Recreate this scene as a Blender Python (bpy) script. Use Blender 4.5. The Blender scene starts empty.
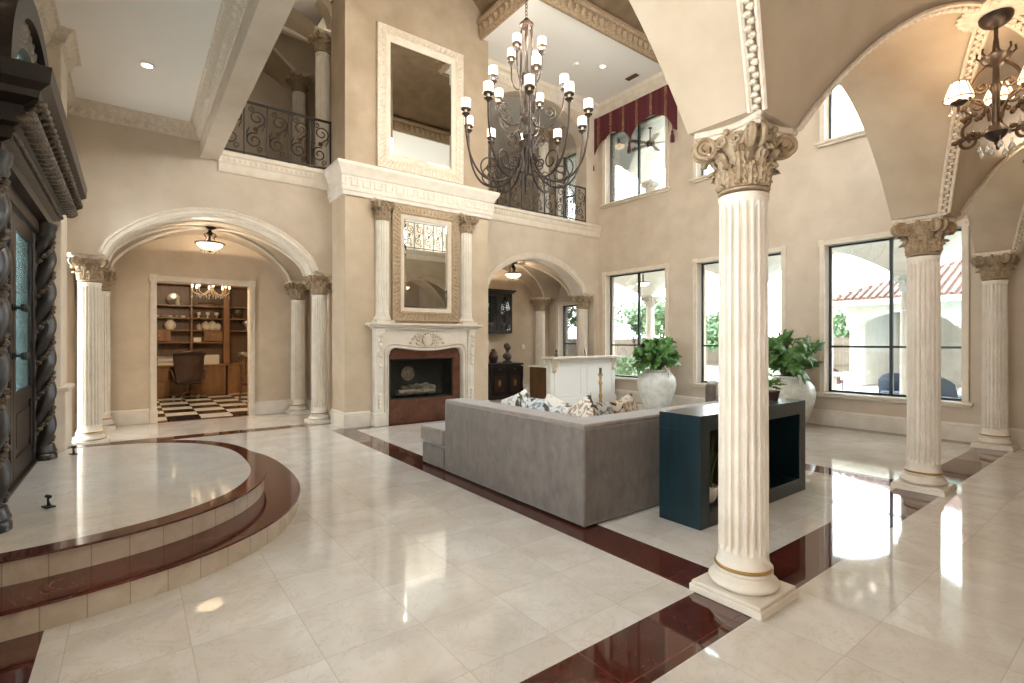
import bpy, math, random
from mathutils import Vector, Matrix
R = random.Random(11)
SC = bpy.context.scene
C = SC.collection
PI = math.pi
sin, cos, sqrt = math.sin, math.cos, math.sqrt

# ------------------------------------------------------------------ mesh builder
class MB:
    def __init__(s): s.v, s.f, s.m = [], [], []
    def add(s, vs, fs, mi=0):
        n = len(s.v); s.v += [tuple(p) for p in vs]
        s.f += [tuple(i + n for i in f) for f in fs]; s.m += [mi] * len(fs)
        return s
    def box(s, x0, y0, z0, x1, y1, z1, mi=0):
        x0, x1 = min(x0, x1), max(x0, x1); y0, y1 = min(y0, y1), max(y0, y1); z0, z1 = min(z0, z1), max(z0, z1)
        v = [(x, y, z) for z in (z0, z1) for y in (y0, y1) for x in (x0, x1)]
        return s.add(v, [(0, 2, 3, 1), (4, 5, 7, 6), (0, 1, 5, 4), (2, 6, 7, 3), (0, 4, 6, 2), (1, 3, 7, 5)], mi)
    def grid(s, fn, nu, nv, cu=False, cv=False, mi=0):
        v = [fn(i / nu, j / nv) for j in range(nv + (0 if cv else 1)) for i in range(nu + (0 if cu else 1))]
        w = nu if cu else nu + 1; h = nv if cv else nv + 1; f = []
        for j in range(nv):
            for i in range(nu):
                a, b = i, (i + 1) % w; c, d = j, (j + 1) % h
                f.append((c * w + a, c * w + b, d * w + b, d * w + a))
        return s.add(v, f, mi)
    def tube(s, path, r, n=8, closed=False, mi=0):
        P = [Vector(p) for p in path]; k = len(P); rr = r if isinstance(r, (list, tuple)) else [r] * k
        T = []
        for i in range(k):
            a = P[i - 1] if (i > 0 or closed) else P[i]; b = P[(i + 1) % k] if (i < k - 1 or closed) else P[i]
            t = b - a; T.append(t.normalized() if t.length > 1e-9 else Vector((0, 0, 1)))
        up = Vector((0, 0, 1)) if abs(T[0].z) < .9 else Vector((1, 0, 0))
        N = (up - T[0] * up.dot(T[0])).normalized(); vs = []
        for i in range(k):
            N = N - T[i] * N.dot(T[i])
            N = N.normalized() if N.length > 1e-6 else T[i].orthogonal().normalized()
            B = T[i].cross(N)
            for j in range(n):
                a = 2 * PI * j / n; vs.append(P[i] + (N * cos(a) + B * sin(a)) * rr[i])
        fs = []
        for i in range(k if closed else k - 1):
            q = (i + 1) % k
            for j in range(n):
                fs.append((i * n + j, i * n + (j + 1) % n, q * n + (j + 1) % n, q * n + j))
        if not closed:
            fs.append(tuple(range(n - 1, -1, -1))); fs.append(tuple((k - 1) * n + j for j in range(n)))
        return s.add(vs, fs, mi)
    def lathe(s, prof, n=24, c=(0, 0, 0), mod=None, mi=0):
        vs, k = [], len(prof)
        for r, z in prof:
            for j in range(n):
                a = 2 * PI * j / n; q = r * (mod(a, z) if mod else 1)
                vs.append((c[0] + q * cos(a), c[1] + q * sin(a), c[2] + z))
        fs = [(i * n + j, i * n + (j + 1) % n, (i + 1) * n + (j + 1) % n, (i + 1) * n + j) for i in range(k - 1) for j in range(n)]
        if prof[0][0] > 1e-4: fs.append(tuple(range(n - 1, -1, -1)))
        if prof[-1][0] > 1e-4: fs.append(tuple((k - 1) * n + j for j in range(n)))
        return s.add(vs, fs, mi)
    def sphere(s, c, r, nu=12, nv=8, mi=0):
        if not isinstance(r, (tuple, list)): r = (r, r, r)
        return s.grid(lambda u, v: (c[0] + r[0] * sin(PI * v) * cos(2 * PI * u), c[1] + r[1] * sin(PI * v) * sin(2 * PI * u), c[2] - r[2] * cos(PI * v)), nu, nv, cu=True, mi=mi)
    def prism(s, poly, a0, a1, axis='z', mi=0):
        f = {'z': lambda p, q, a: (p, q, a), 'y': lambda p, q, a: (p, a, q), 'x': lambda p, q, a: (a, p, q)}[axis]
        n = len(poly); vs = [f(p, q, a0) for p, q in poly] + [f(p, q, a1) for p, q in poly]
        fs = [tuple(range(n - 1, -1, -1)), tuple(range(n, 2 * n))] + [(i, (i + 1) % n, n + (i + 1) % n, n + i) for i in range(n)]
        return s.add(vs, fs, mi)
    def bar(s, p, q, w, h=None, mi=0):
        p, q = Vector(p), Vector(q); h = h or w; t = (q - p).normalized()
        up = Vector((0, 0, 1)) if abs(t.z) < .95 else Vector((1, 0, 0))
        a = t.cross(up).normalized() * w / 2; b = a.cross(t).normalized() * h / 2
        vs = [p - a - b, p + a - b, p + a + b, p - a + b, q - a - b, q + a - b, q + a + b, q - a + b]
        return s.add(vs, [(0, 1, 2, 3), (7, 6, 5, 4), (0, 4, 5, 1), (1, 5, 6, 2), (2, 6, 7, 3), (3, 7, 4, 0)], mi)
    def sweep(s, prof, path, mp=None, closed=False, flip=False, relief=None, step=.03, mi=0):
        """mitred moulding. prof (out, height[, carved]); path 2-D; out is to the left of the path."""
        mp = mp or (lambda a, b, h: (a, b, h)); n = len(path); sg = -1 if flip else 1
        P = [Vector(p) for p in path]; off = []
        for i in range(n):
            d0 = (P[i] - P[i - 1]).normalized() if (i > 0 or closed) else None
            d1 = (P[(i + 1) % n] - P[i]).normalized() if (i < n - 1 or closed) else None
            d0 = d0 or d1; d1 = d1 or d0
            n0 = Vector((-d0.y, d0.x)); n1 = Vector((-d1.y, d1.x)); m = n0 + n1
            m = m / max(.3, m.dot(n0)) if m.length > 1e-6 else n0
            off.append(m * sg)
        pr = []
        for i, p in enumerate(prof):
            c = p[2] if len(p) > 2 else 0
            if i and c and (len(prof[i - 1]) > 2 and prof[i - 1][2]):
                q = prof[i - 1]
                for k in range(1, 6): pr.append((q[0] + (p[0] - q[0]) * k / 6, q[1] + (p[1] - q[1]) * k / 6, k / 6))
            pr.append((p[0], p[1], 0))
        nrm = []
        for i in range(len(pr)):
            a, b = pr[max(0, i - 1)], pr[min(len(pr) - 1, i + 1)]
            l = math.hypot(b[0] - a[0], b[1] - a[1]) or 1; nrm.append(((b[1] - a[1]) / l, -(b[0] - a[0]) / l))
        rows, dist = [], 0
        for i in range(n if closed else n - 1):
            q = (i + 1) % n; L = (P[q] - P[i]).length; k = max(1, int(L / step)) if relief else 1
            last = (i == n - 2 and not closed)
            for j in range(k + (1 if last else 0)):
                t = j / k; rows.append((P[i].lerp(P[q], t), off[i].lerp(off[q], t), dist + L * t))
            dist += L
        vs = []
        for c, o, d in rows:
            for (po, ph, w), nn in zip(pr, nrm):
                e = relief(d, w) if (relief and w) else 0
                a = c + o * (po + nn[0] * e); vs.append(mp(a.x, a.y, ph + nn[1] * e))
        w = len(pr); k = len(rows); fs = []
        for i in range(k if closed else k - 1):
            q = (i + 1) % k
            for j in range(w - 1): fs.append((i * w + j, i * w + j + 1, q * w + j + 1, q * w + j))
        if not closed: fs += [tuple(range(w)), tuple((k - 1) * w + j for j in range(w - 1, -1, -1))]
        return s.add(vs, fs, mi)
    def xf(s, M):
        s.v = [tuple(M @ Vector(p)) for p in s.v]; return s
    def put(s, o, M=None):
        return s.add([tuple(M @ Vector(p)) for p in o.v] if M else o.v, o.f)
    def build(s, name, mats, parent=None, smooth=35, bevel=0, recalc=True, sub=0):
        me = bpy.data.meshes.new(name); me.from_pydata(s.v, [], s.f)
        if not isinstance(mats, (list, tuple)): mats = [mats]
        for m in mats: me.materials.append(m)
        if len(mats) > 1: me.polygons.foreach_set('material_index', s.m)
        if recalc:
            import bmesh
            b = bmesh.new(); b.from_mesh(me); bmesh.ops.recalc_face_normals(b, faces=b.faces); b.to_mesh(me); b.free()
        if smooth:
            me.polygons.foreach_set('use_smooth', [True] * len(me.polygons)); me.set_sharp_from_angle(angle=math.radians(smooth))
        me.update(); o = bpy.data.objects.new(name, me); C.objects.link(o)
        if parent: o.parent = parent
        if bevel:
            m = o.modifiers.new('Bevel', 'BEVEL'); m.width = bevel; m.segments = 2; m.limit_method = 'ANGLE'; m.angle_limit = .6
        if sub:
            m = o.modifiers.new('Sub', 'SUBSURF'); m.levels = sub; m.render_levels = sub
        return o

def tag(o, label=None, cat=None, group=None, kind=None):
    if label: o['label'] = label
    if cat: o['category'] = cat
    if group: o['group'] = group
    if kind: o['kind'] = kind
    return o
def thing(name, label, cat, loc=(0, 0, 0), rz=0, group=None):
    o = bpy.data.objects.new(name, None); C.objects.link(o); o.empty_display_size = .1
    o.location = loc; o.rotation_euler = (0, 0, rz)
    return tag(o, label, cat, group, 'thing')
def struct(o): o['kind'] = 'structure'; return o
KIDS = {}
def copy_tree(o, parent=None):
    c = o.copy(); C.objects.link(c)
    if parent: c.parent = parent
    for ch in list(o.children): copy_tree(ch, c)
    return c
def dup(o, loc, rz=0, label=None, group=None):
    c = copy_tree(o); c.location = loc; c.rotation_euler = (0, 0, rz)
    if label: c['label'] = label
    if group: c['group'] = group
    return c
def lbl(o, t): o['label'] = t; return o

# ------------------------------------------------------------------ materials
def lin(c):
    f = lambda u: u / 12.92 if u <= .04045 else ((u + .055) / 1.055) ** 2.4
    return tuple(f(u / 255) for u in c) + (1,)
class X:                                                   # math node expressions
    def __init__(s, nt, k): s.nt, s.k = nt, k
    def op(s, o, *a):
        n = s.nt.nodes.new('ShaderNodeMath'); n.operation = o
        for i, q in enumerate((s,) + a):
            if isinstance(q, X): s.nt.links.new(q.k, n.inputs[i])
            else: n.inputs[i].default_value = q
        return X(s.nt, n.outputs[0])
    def __add__(s, o): return s.op('ADD', o)
    def __sub__(s, o): return s.op('SUBTRACT', o)
    def __mul__(s, o): return s.op('MULTIPLY', o)
    def __truediv__(s, o): return s.op('DIVIDE', o)
    def gt(s, o): return s.op('GREATER_THAN', o)
    def lt(s, o): return s.op('LESS_THAN', o)
    def mx(s, o): return s.op('MAXIMUM', o)
    def fr(s): return s.op('FRACT')
    def fl(s): return s.op('FLOOR')
def base_mat(name):
    m = bpy.data.materials.new(name); m.use_nodes = True; nt = m.node_tree
    return m, nt, nt.nodes['Principled BSDF']
def node(nt, t, **kw):
    n = nt.nodes.new(t)
    for k, v in kw.items():
        if k in n.inputs.keys(): n.inputs[k].default_value = v
        else: setattr(n, k, v)
    return n
def mixc(nt, fac, a, b):
    n = nt.nodes.new('ShaderNodeMix'); n.data_type = 'RGBA'
    for i, q in ((0, fac), (6, a), (7, b)):
        if isinstance(q, X): q = q.k
        if isinstance(q, bpy.types.NodeSocket): nt.links.new(q, n.inputs[i])
        else: n.inputs[i].default_value = q
    return n.outputs[2]
def noise(nt, scale, detail=4, rough=.55, dist=0, co=None, space='Object'):
    n = node(nt, 'ShaderNodeTexNoise', Scale=scale, Detail=detail, Roughness=rough, Distortion=dist)
    if co is None:
        co = nt.nodes.new('ShaderNodeTexCoord').outputs[space]
    nt.links.new(co, n.inputs['Vector']); return n.outputs['Fac']
def ramp(nt, k, a, b):
    n = node(nt, 'ShaderNodeMapRange'); nt.links.new(k, n.inputs[0]); n.inputs[1].default_value = a; n.inputs[2].default_value = b
    return n.outputs[0]
def pm(name, c1, c2=None, scale=4, rough=.5, metal=0, bump=0, bscale=60, coat=0, lo=.3, hi=.7, detail=5, sheen=0, dist=0, spec=.5, stretch=None):
    m, nt, p = base_mat(name)
    p.inputs['Base Color'].default_value = lin(c1); p.inputs['Roughness'].default_value = rough
    p.inputs['Metallic'].default_value = metal; p.inputs['Coat Weight'].default_value = coat
    p.inputs['Sheen Weight'].default_value = sheen; p.inputs['Specular IOR Level'].default_value = spec
    co = None
    if stretch:
        mp = node(nt, 'ShaderNodeMapping'); mp.inputs['Scale'].default_value = stretch
        nt.links.new(nt.nodes.new('ShaderNodeTexCoord').outputs['Object'], mp.inputs[0]); co = mp.outputs[0]
    if c2:
        nt.links.new(mixc(nt, ramp(nt, noise(nt, scale, detail, dist=dist, co=co), lo, hi), lin(c1), lin(c2)), p.inputs['Base Color'])
    if bump:
        b = node(nt, 'ShaderNodeBump', Strength=bump, Distance=.02); nt.links.new(noise(nt, bscale, 3, co=co), b.inputs['Height'])
        nt.links.new(b.outputs[0], p.inputs['Normal'])
    return m
def glow(name, col, st, base=(240, 235, 225)):
    m, nt, p = base_mat(name); p.inputs['Base Color'].default_value = lin(base)
    p.inputs['Emission Color'].default_value = lin(col); p.inputs['Emission Strength'].default_value = st; return m
def clear_glass(name, tint=(245, 246, 245), refl=.06):
    m, nt, p = base_mat(name); nt.nodes.remove(p)
    t = node(nt, 'ShaderNodeBsdfTransparent'); t.inputs[0].default_value = lin(tint)
    g = node(nt, 'ShaderNodeBsdfGlossy', Roughness=.02); f = node(nt, 'ShaderNodeFresnel', IOR=1.45)
    mx = node(nt, 'ShaderNodeMixShader')
    nt.links.new((X(nt, f.outputs[0]) * (refl / .04)).op('MINIMUM', .9).k, mx.inputs[0]); nt.links.new(t.outputs[0], mx.inputs[1]); nt.links.new(g.outputs[0], mx.inputs[2])
    nt.links.new(mx.outputs[0], nt.nodes['Material Output'].inputs[0]); return m

M = {}
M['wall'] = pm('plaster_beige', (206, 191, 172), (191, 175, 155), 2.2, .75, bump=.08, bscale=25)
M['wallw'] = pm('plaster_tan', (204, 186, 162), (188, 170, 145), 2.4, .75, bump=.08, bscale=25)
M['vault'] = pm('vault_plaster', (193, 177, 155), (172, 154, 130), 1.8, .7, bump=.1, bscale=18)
M['tan_shaded'] = pm('plaster_tan_shaded', (180, 162, 139), (160, 141, 117), 2, .75, bump=.08, bscale=25)  # tan plaster with the dimmer light of the upper breast put into its colour
M['ceil'] = pm('ceiling_white', (236, 232, 225), rough=.8)
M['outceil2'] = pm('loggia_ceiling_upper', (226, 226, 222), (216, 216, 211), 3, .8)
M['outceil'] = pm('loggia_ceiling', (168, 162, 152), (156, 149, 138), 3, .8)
M['brown'] = pm('ceiling_brown', (126, 104, 78), (104, 84, 60), 3, .8)
M['stone'] = pm('cast_stone', (229, 221, 209), (213, 203, 188), 5, .55, bump=.06, bscale=40)
M['trim'] = pm('trim_cream', (222, 211, 194), (210, 196, 177), 6, .5)
M['carve'] = pm('carved_antique', (220, 208, 191), (203, 188, 168), 24, .55, bump=.05, bscale=50, lo=.35, hi=.65)
M['carved'] = pm('carved_bronze', (178, 156, 128), (122, 98, 72), 30, .5, bump=.05)
M['gilt'] = pm('gilt_frame', (190, 170, 142), (150, 126, 98), 30, .45, metal=.05, bump=.1, bscale=80)
M['capital'] = pm('capital_glazed', (172, 151, 122), (142, 119, 91), 22, .5, bump=.06, bscale=60, lo=.35, hi=.65)
M['gold'] = pm('gold_ring', (176, 146, 92), rough=.35, metal=.8)
M['iron'] = pm('wrought_iron', (34, 29, 26), (52, 42, 35), 20, .5, metal=.2)
M['bronze'] = pm('bronze_arm', (44, 36, 32), (70, 54, 42), 14, .42, metal=.45)
M['dkwood'] = pm('dark_carved_wood', (22, 15, 12), (34, 24, 19), 9, .4, coat=.06, bump=.15, bscale=50, spec=.35)
M['silverwood'] = pm('silvered_carving', (112, 98, 82), (52, 42, 34), 45, .35, metal=.35, bump=.5, bscale=70)
M['ebony'] = pm('ebony_gloss', (24, 18, 15), (38, 29, 24), 14, .34, coat=.05)
M['wood'] = pm('walnut', (140, 100, 58), (108, 74, 42), 5, .4, stretch=(2, 2, .4), coat=.15)
M['wooddk'] = pm('walnut_dark', (104, 74, 44), (78, 54, 32), 5, .45, stretch=(2, 2, .4))
M['leather'] = pm('brown_leather', (64, 42, 34), (42, 28, 24), 8, .33, bump=.15, bscale=80)
M['velvet'] = pm('taupe_velvet', (116, 106, 97), (82, 74, 68), 8, .85, sheen=.5, bump=.08, bscale=120, stretch=(1.3, 1.3, .75), lo=.25, hi=.75, dist=.6)
M['velvet2'] = pm('taupe_velvet_top', (134, 121, 111), (114, 102, 93), 9, .85, sheen=.5)
M['teal'] = pm('teal_black_lacquer', (13, 42, 50), (6, 23, 29), 4, .28, coat=.1, stretch=(3, 3, .6))
M['black'] = pm('black_matte', (18, 17, 16), rough=.6)
M['frame'] = pm('window_frame_dark', (26, 38, 38), rough=.4)
M['white'] = pm('white_paint', (236, 234, 228), rough=.5)
M['outstone'] = pm('loggia_stucco', (184, 177, 166), (172, 164, 152), 3, .8)
M['maroon'] = pm('maroon_cushion', (58, 26, 30), rough=.8)
M['brownmarble'] = pm('brown_marble', (106, 70, 54), (84, 52, 40), 6, .18, dist=1)
M['soot'] = pm('firebox_soot', (74, 76, 70), (52, 54, 50), 8, .8)
M['log'] = pm('ceramic_log', (190, 178, 158), (120, 102, 84), 12, .8, bump=.4, bscale=30)
M['jar'] = pm('glazed_jar', (212, 212, 204), (184, 182, 170), 9, .32, bump=.2, bscale=24, lo=.4, hi=.72)
M['soil'] = pm('soil', (50, 38, 30), rough=.9)
M['leaf'] = pm('leaf_green', (58, 100, 44), (92, 138, 66), 9, .38)
M['stem'] = pm('stem_green', (86, 96, 56), rough=.6)
M['tree'] = pm('tree_leaf', (84, 106, 72), (112, 130, 92), 1.2, .6)
M['treedk'] = pm('tree_leaf_dark', (68, 92, 60), (92, 114, 76), 1.2, .6)
M['bark'] = pm('bark', (104, 88, 72), (74, 60, 48), 10, .9)
M['purple'] = pm('purple_leaf', (96, 70, 84), (66, 52, 66), 6, .6)
M['lawn'] = pm('lawn', (102, 116, 84), (84, 98, 70), 3, .9)
M['patio'] = pm('patio_concrete', (196, 191, 182), (184, 179, 169), 2, .8)
M['pool'] = pm('pool_water', (70, 176, 188), (96, 200, 206), 2, .05)
M['rooftile'] = pm('roof_tile', (122, 92, 78), (98, 70, 58), 8, .8)
M['fence'] = pm('fence_wood', (112, 96, 82), (92, 78, 66), 6, .8, stretch=(4, 4, .5))
M['burg'] = None
M['mirror'] = pm('mirror_silver', (214, 214, 208), rough=.015, metal=1)
M['glass'] = clear_glass('window_glass')
M['glassdk'] = clear_glass('firebox_glass', (235, 236, 235), .012)
M['tglass'] = clear_glass('table_glass', (176, 222, 220), .1)
M['crystal'] = pm('crystal', (236, 232, 224), rough=.05); M['crystal'].node_tree.nodes['Principled BSDF'].inputs['Transmission Weight'].default_value = .75
M['shade'] = glow('lamp_shade_lit', (255, 232, 200), 1.5)
M['shade2'] = glow('lamp_shade_warm', (255, 218, 164), 1.3)
M['bowl'] = glow('alabaster_bowl', (255, 220, 170), 1.8)
M['down'] = glow('downlight_lens', (255, 244, 226), 7)
M['antique'] = pm('antique_brass', (104, 78, 54), (64, 46, 34), 20, .4, metal=.55)
M['silver'] = pm('pewter', (176, 172, 164), rough=.28, metal=.9)
M['chin'] = pm('porcelain', (206, 198, 184), rough=.25)
M['bust'] = pm('bronze_bust', (104, 92, 78), (64, 54, 46), 14, .4, metal=.3)
M['tass'] = pm('tassel_burgundy', (78, 24, 32), rough=.7)
M['candle'] = pm('candle_sleeve', (228, 212, 180), rough=.6)
M['doorglass'] = pm('etched_door_glass', (128, 156, 158), (70, 98, 102), 16, .12, bump=.25, bscale=40, coat=.5)
M['outfab'] = pm('outdoor_cushion', (44, 52, 64), rough=.8)
M['grass'] = pm('potted_grass', (104, 118, 62), (74, 86, 44), 10, .6)
M['switch'] = pm('switch_plate', (236, 230, 214), rough=.4)

M['doorglass'].node_tree.nodes['Principled BSDF'].inputs['Transmission Weight'].default_value = .75
def pattern_mat(name, cols, scale, rough=.85):
    m, nt, p = base_mat(name); p.inputs['Roughness'].default_value = rough
    a = noise(nt, scale, 2, .5, 2.2); b = noise(nt, scale * .8, 2, .5, 1.5, co=node_off(nt))
    c = mixc(nt, ramp(nt, a, .5, .56), lin(cols[0]), lin(cols[1])); c = mixc(nt, ramp(nt, b, .56, .6), c, lin(cols[2]))
    nt.links.new(c, p.inputs['Base Color']); return m
def node_off(nt):
    mp = node(nt, 'ShaderNodeMapping'); mp.inputs['Location'].default_value = (7, 3, 5)
    nt.links.new(nt.nodes.new('ShaderNodeTexCoord').outputs['Object'], mp.inputs[0]); return mp.outputs[0]
M['pillow'] = pattern_mat('ink_print_linen', [(228, 224, 218), (168, 168, 172), (74, 68, 66)], 7)
M['pillowb'] = pattern_mat('ink_print_blue', [(214, 216, 218), (136, 146, 158), (62, 56, 54)], 8)
M['pillowc'] = pattern_mat('ink_print_tan', [(224, 216, 204), (164, 142, 122), (50, 42, 40)], 8)

def striped(name):
    m, nt, p = base_mat(name); p.inputs['Roughness'].default_value = .8
    co = nt.nodes.new('ShaderNodeTexCoord').outputs['Object']; sp = node(nt, 'ShaderNodeSeparateXYZ'); nt.links.new(co, sp.inputs[0])
    y = (X(nt, sp.outputs[1]) / .42).fr(); g = y.gt(.42) * y.lt(.60)
    gold = mixc(nt, ramp(nt, noise(nt, 40, 3), .42, .58), lin((150, 112, 76)), lin((92, 44, 40)))
    nt.links.new(mixc(nt, g, lin((84, 26, 34)), gold), p.inputs['Base Color']); return m
M['burg'] = striped('burgundy_gold_stripe')

TX, TY, TW, TH = .238, 1.945, .495, .49
BANDS = [(2.70, 3.05, 1.4, 8.69), (-1, 10.1, 1.40, 1.75), (6.28, 6.62, 1.4, 8.6), (9.70, 10.1, 1.4, 9.4), (2.7, 10.1, 8.42, 8.69), (-1, 10.1, 9.28, 9.6), (-.85, -.36, -1, 4.2), (-.85, 2.7, 11.33, 11.6)]
def floor_mat():
    m, nt, p = base_mat('marble_floor')
    co = nt.nodes.new('ShaderNodeTexCoord').outputs['Object']; sp = node(nt, 'ShaderNodeSeparateXYZ'); nt.links.new(co, sp.inputs[0])
    x, y = X(nt, sp.outputs[0]), X(nt, sp.outputs[1])
    band = None
    for a, b, c, d in BANDS:
        k = x.gt(a) * x.lt(b) * y.gt(c) * y.lt(d); band = k if band is None else band.mx(k)
    tx, ty = (x - TX) / TW + 40, (y - TY) / TH + 40
    wn = node(nt, 'ShaderNodeTexWhiteNoise', noise_dimensions='2D'); cb = node(nt, 'ShaderNodeCombineXYZ')
    nt.links.new(tx.fl().k, cb.inputs[0]); nt.links.new(ty.fl().k, cb.inputs[1]); nt.links.new(cb.outputs[0], wn.inputs['Vector'])
    e = .006; jx = tx.fr(); jy = ty.fr()
    joint = jx.lt(e).mx(jx.gt(1 - e)).mx(jy.lt(e)).mx(jy.gt(1 - e))
    mp = node(nt, 'ShaderNodeVectorMath', operation='MULTIPLY_ADD'); nt.links.new(wn.outputs['Color'], mp.inputs[0]); mp.inputs[1].default_value = (9, 9, 9); nt.links.new(co, mp.inputs[2])
    n1 = noise(nt, 1.5, 5, .6, 1.2, mp.outputs[0]); n2 = noise(nt, 3.2, 6, .62, 2.5, mp.outputs[0])
    c = mixc(nt, ramp(nt, n1, .32, .7), lin((226, 223, 219)), lin((201, 194, 184)))
    v = (X(nt, n2) - .5).op('ABSOLUTE'); vein = node(nt, 'ShaderNodeMapRange'); nt.links.new(v.k, vein.inputs[0]); vein.inputs[1].default_value = 0; vein.inputs[2].default_value = .018; vein.inputs[3].default_value = .38; vein.inputs[4].default_value = 0
    c = mixc(nt, vein.outputs[0], c, lin((180, 160, 136)))
    c = mixc(nt, X(nt, wn.outputs['Value']) * .22, c, lin((200, 191, 179)))
    c = mixc(nt, joint * .45, c, lin((176, 164, 148)))
    nb = noise(nt, 9, 6, .65, 1, mp.outputs[0]); r = mixc(nt, ramp(nt, nb, .3, .7), lin((92, 46, 36)), lin((62, 28, 23)))
    vb = (X(nt, noise(nt, 2.2, 5, .6, 3, mp.outputs[0])) - .5).op('ABSOLUTE').lt(.0016)
    r = mixc(nt, vb * .3, r, lin((150, 108, 94))); r = mixc(nt, joint * .4, r, lin((130, 88, 74)))
    nt.links.new(mixc(nt, band, c, r), p.inputs['Base Color'])
    p.inputs['Roughness'].default_value = .045; p.inputs['IOR'].default_value = 1.6; p.inputs['Coat Weight'].default_value = .3; p.inputs['Coat Roughness'].default_value = .025
    return m
M['floor'] = floor_mat()
def marble(name, c1, c2, rough=.08):
    m, nt, p = base_mat(name); p.inputs['Roughness'].default_value = rough
    n1 = noise(nt, 1.6, 5, .6, 1.3); n2 = noise(nt, 2.6, 6, .62, 2.5)
    c = mixc(nt, ramp(nt, n1, .3, .7), lin(c1), lin(c2)); v = (X(nt, n2) - .5).op('ABSOLUTE').lt(.006) * .35
    nt.links.new(mixc(nt, v, c, lin((150, 128, 104))), p.inputs['Base Color']); p.inputs['Coat Weight'].default_value = .2; return m
M['marble'] = marble('cream_marble', (226, 222, 216), (209, 203, 194))
M['redmarble'] = marble('red_marble', (96, 40, 30), (64, 24, 19), .09)
def riser_mat():
    m, nt, p = base_mat('riser_tile'); p.inputs['Roughness'].default_value = .2
    uv = node(nt, 'ShaderNodeAttribute', attribute_name='run'); s = X(nt, uv.outputs['Fac']); j = (s / .19).fr().lt(.03)
    wn = node(nt, 'ShaderNodeTexWhiteNoise', noise_dimensions='1D'); nt.links.new((s / .19).fl().k, wn.inputs['W'])
    c = mixc(nt, ramp(nt, noise(nt, 4, 6, .6, 1.5), .3, .72), lin((218, 208, 194)), lin((190, 174, 154)))
    c = mixc(nt, X(nt, wn.outputs[0]) * .35, c, lin((186, 170, 150)))
    nt.links.new(mixc(nt, j * .6, c, lin((140, 120, 98))), p.inputs['Base Color']); return m
M['riser'] = riser_mat()
def checker():
    m, nt, p = base_mat('checker_marble'); p.inputs['Roughness'].default_value = .12
    c = node(nt, 'ShaderNodeTexChecker', Scale=1 / .55); nt.links.new(nt.nodes.new('ShaderNodeTexCoord').outputs['Object'], c.inputs[0])
    c.inputs[1].default_value = lin((222, 216, 206)); c.inputs[2].default_value = lin((22, 20, 20)); nt.links.new(c.outputs[0], p.inputs[0]); return m
M['check'] = checker()
SKY, BULB, CBULB, EXPO = 10, 9, 2, 0.9
# ------------------------------------------------------------------ room shell
XW = 10.0            # window wall, inner face
BX0, BX1, BY = 2.95, 5.94, 8.69
YB = 9.4             # back wall face
XL = -.76            # entry wall face
ZS, RISE = 2.75, 1.02 # vault spring and rise
def arch_z(t, zs, rise):
    t = min(1, abs(t)); return zs + rise * (.55 * sqrt(max(0, 1 - t * t)) + .45 * (1 - t * t))
def arch_wall(mb, x0, x1, ops, y0, y1, ztop, zbase=0, shape=arch_z, n=36):
    """wall slab in the x-z plane with arched openings (xa, xb, spring, rise)"""
    c = x0
    for xa, xb, zs, rise in ops:
        if xa > c + 1e-4: mb.box(c, y0, zbase, xa, y1, ztop)
        def face(y): return lambda u, v: (xa + (xb - xa) * u, y, shape(2 * u - 1, zs, rise) * (1 - v) + ztop * v)
        mb.grid(face(y0), n, 1); mb.grid(face(y1), n, 1)
        mb.grid(lambda u, v: (xa + (xb - xa) * u, y0 + (y1 - y0) * v, shape(2 * u - 1, zs, rise)), n, 1)
        mb.grid(lambda u, v: (xa + (xb - xa) * u, y0 + (y1 - y0) * v, ztop), n, 1)
        c = xb
    if x1 > c + 1e-4: mb.box(c, y0, zbase, x1, y1, ztop)
    return mb
def cut_wall(mb, y0, y1, z0, z1, holes, x0, x1):
    """slab in the y-z plane with rectangular holes (ya, yb, za, zb)"""
    ys = sorted({y0, y1} | {h[0] for h in holes} | {h[1] for h in holes}); zs = sorted({z0, z1} | {h[2] for h in holes} | {h[3] for h in holes})
    for a, b in zip(ys, ys[1:]):
        col = []
        for c, d in zip(zs, zs[1:]):
            ym, zm = (a + b) / 2, (c + d) / 2
            if any(h[0] < ym < h[1] and h[2] < zm < h[3] for h in holes): continue
            if col and abs(col[-1][1] - c) < 1e-6: col[-1][1] = d
            else: col.append([c, d])
        for c, d in col: mb.box(x0, a, c, x1, b, d)
    return mb
# reliefs for carved bands: (distance along, 0..1 across) -> height
def acanthus(per=.11, amp=.016):
    def f(d, w):
        q = (d / per) % 1 - .5; s = sin(PI * w); lobe = max(0, 1 - (2.1 * q) ** 2 - .5 * (2 * w - 1) ** 2)
        return amp * s * (1.5 * lobe ** .6 * (.75 + .25 * cos(9 * PI * w)) - .35 + .45 * max(0, cos(2 * PI * (d / per + .5))) ** 6)
    return f
def meander(per=.2, amp=.012):
    def f(d, w):
        q = (d / per) % 1
        return amp if (q < .15 or (w < .3 and q < .75) or (.55 < q < .75 and w < .75) or (w > .72 and .3 < q)) else 0
    return f
# --- floors
fl = MB(); fl.add([(XL - .1, -3, 0), (XW + .3, -3, 0), (XW + .3, 11.6, 0), (XL - .1, 11.6, 0)], [(0, 1, 2, 3)]); struct(fl.build('floor', M['floor'], smooth=0, recalc=False))
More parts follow.
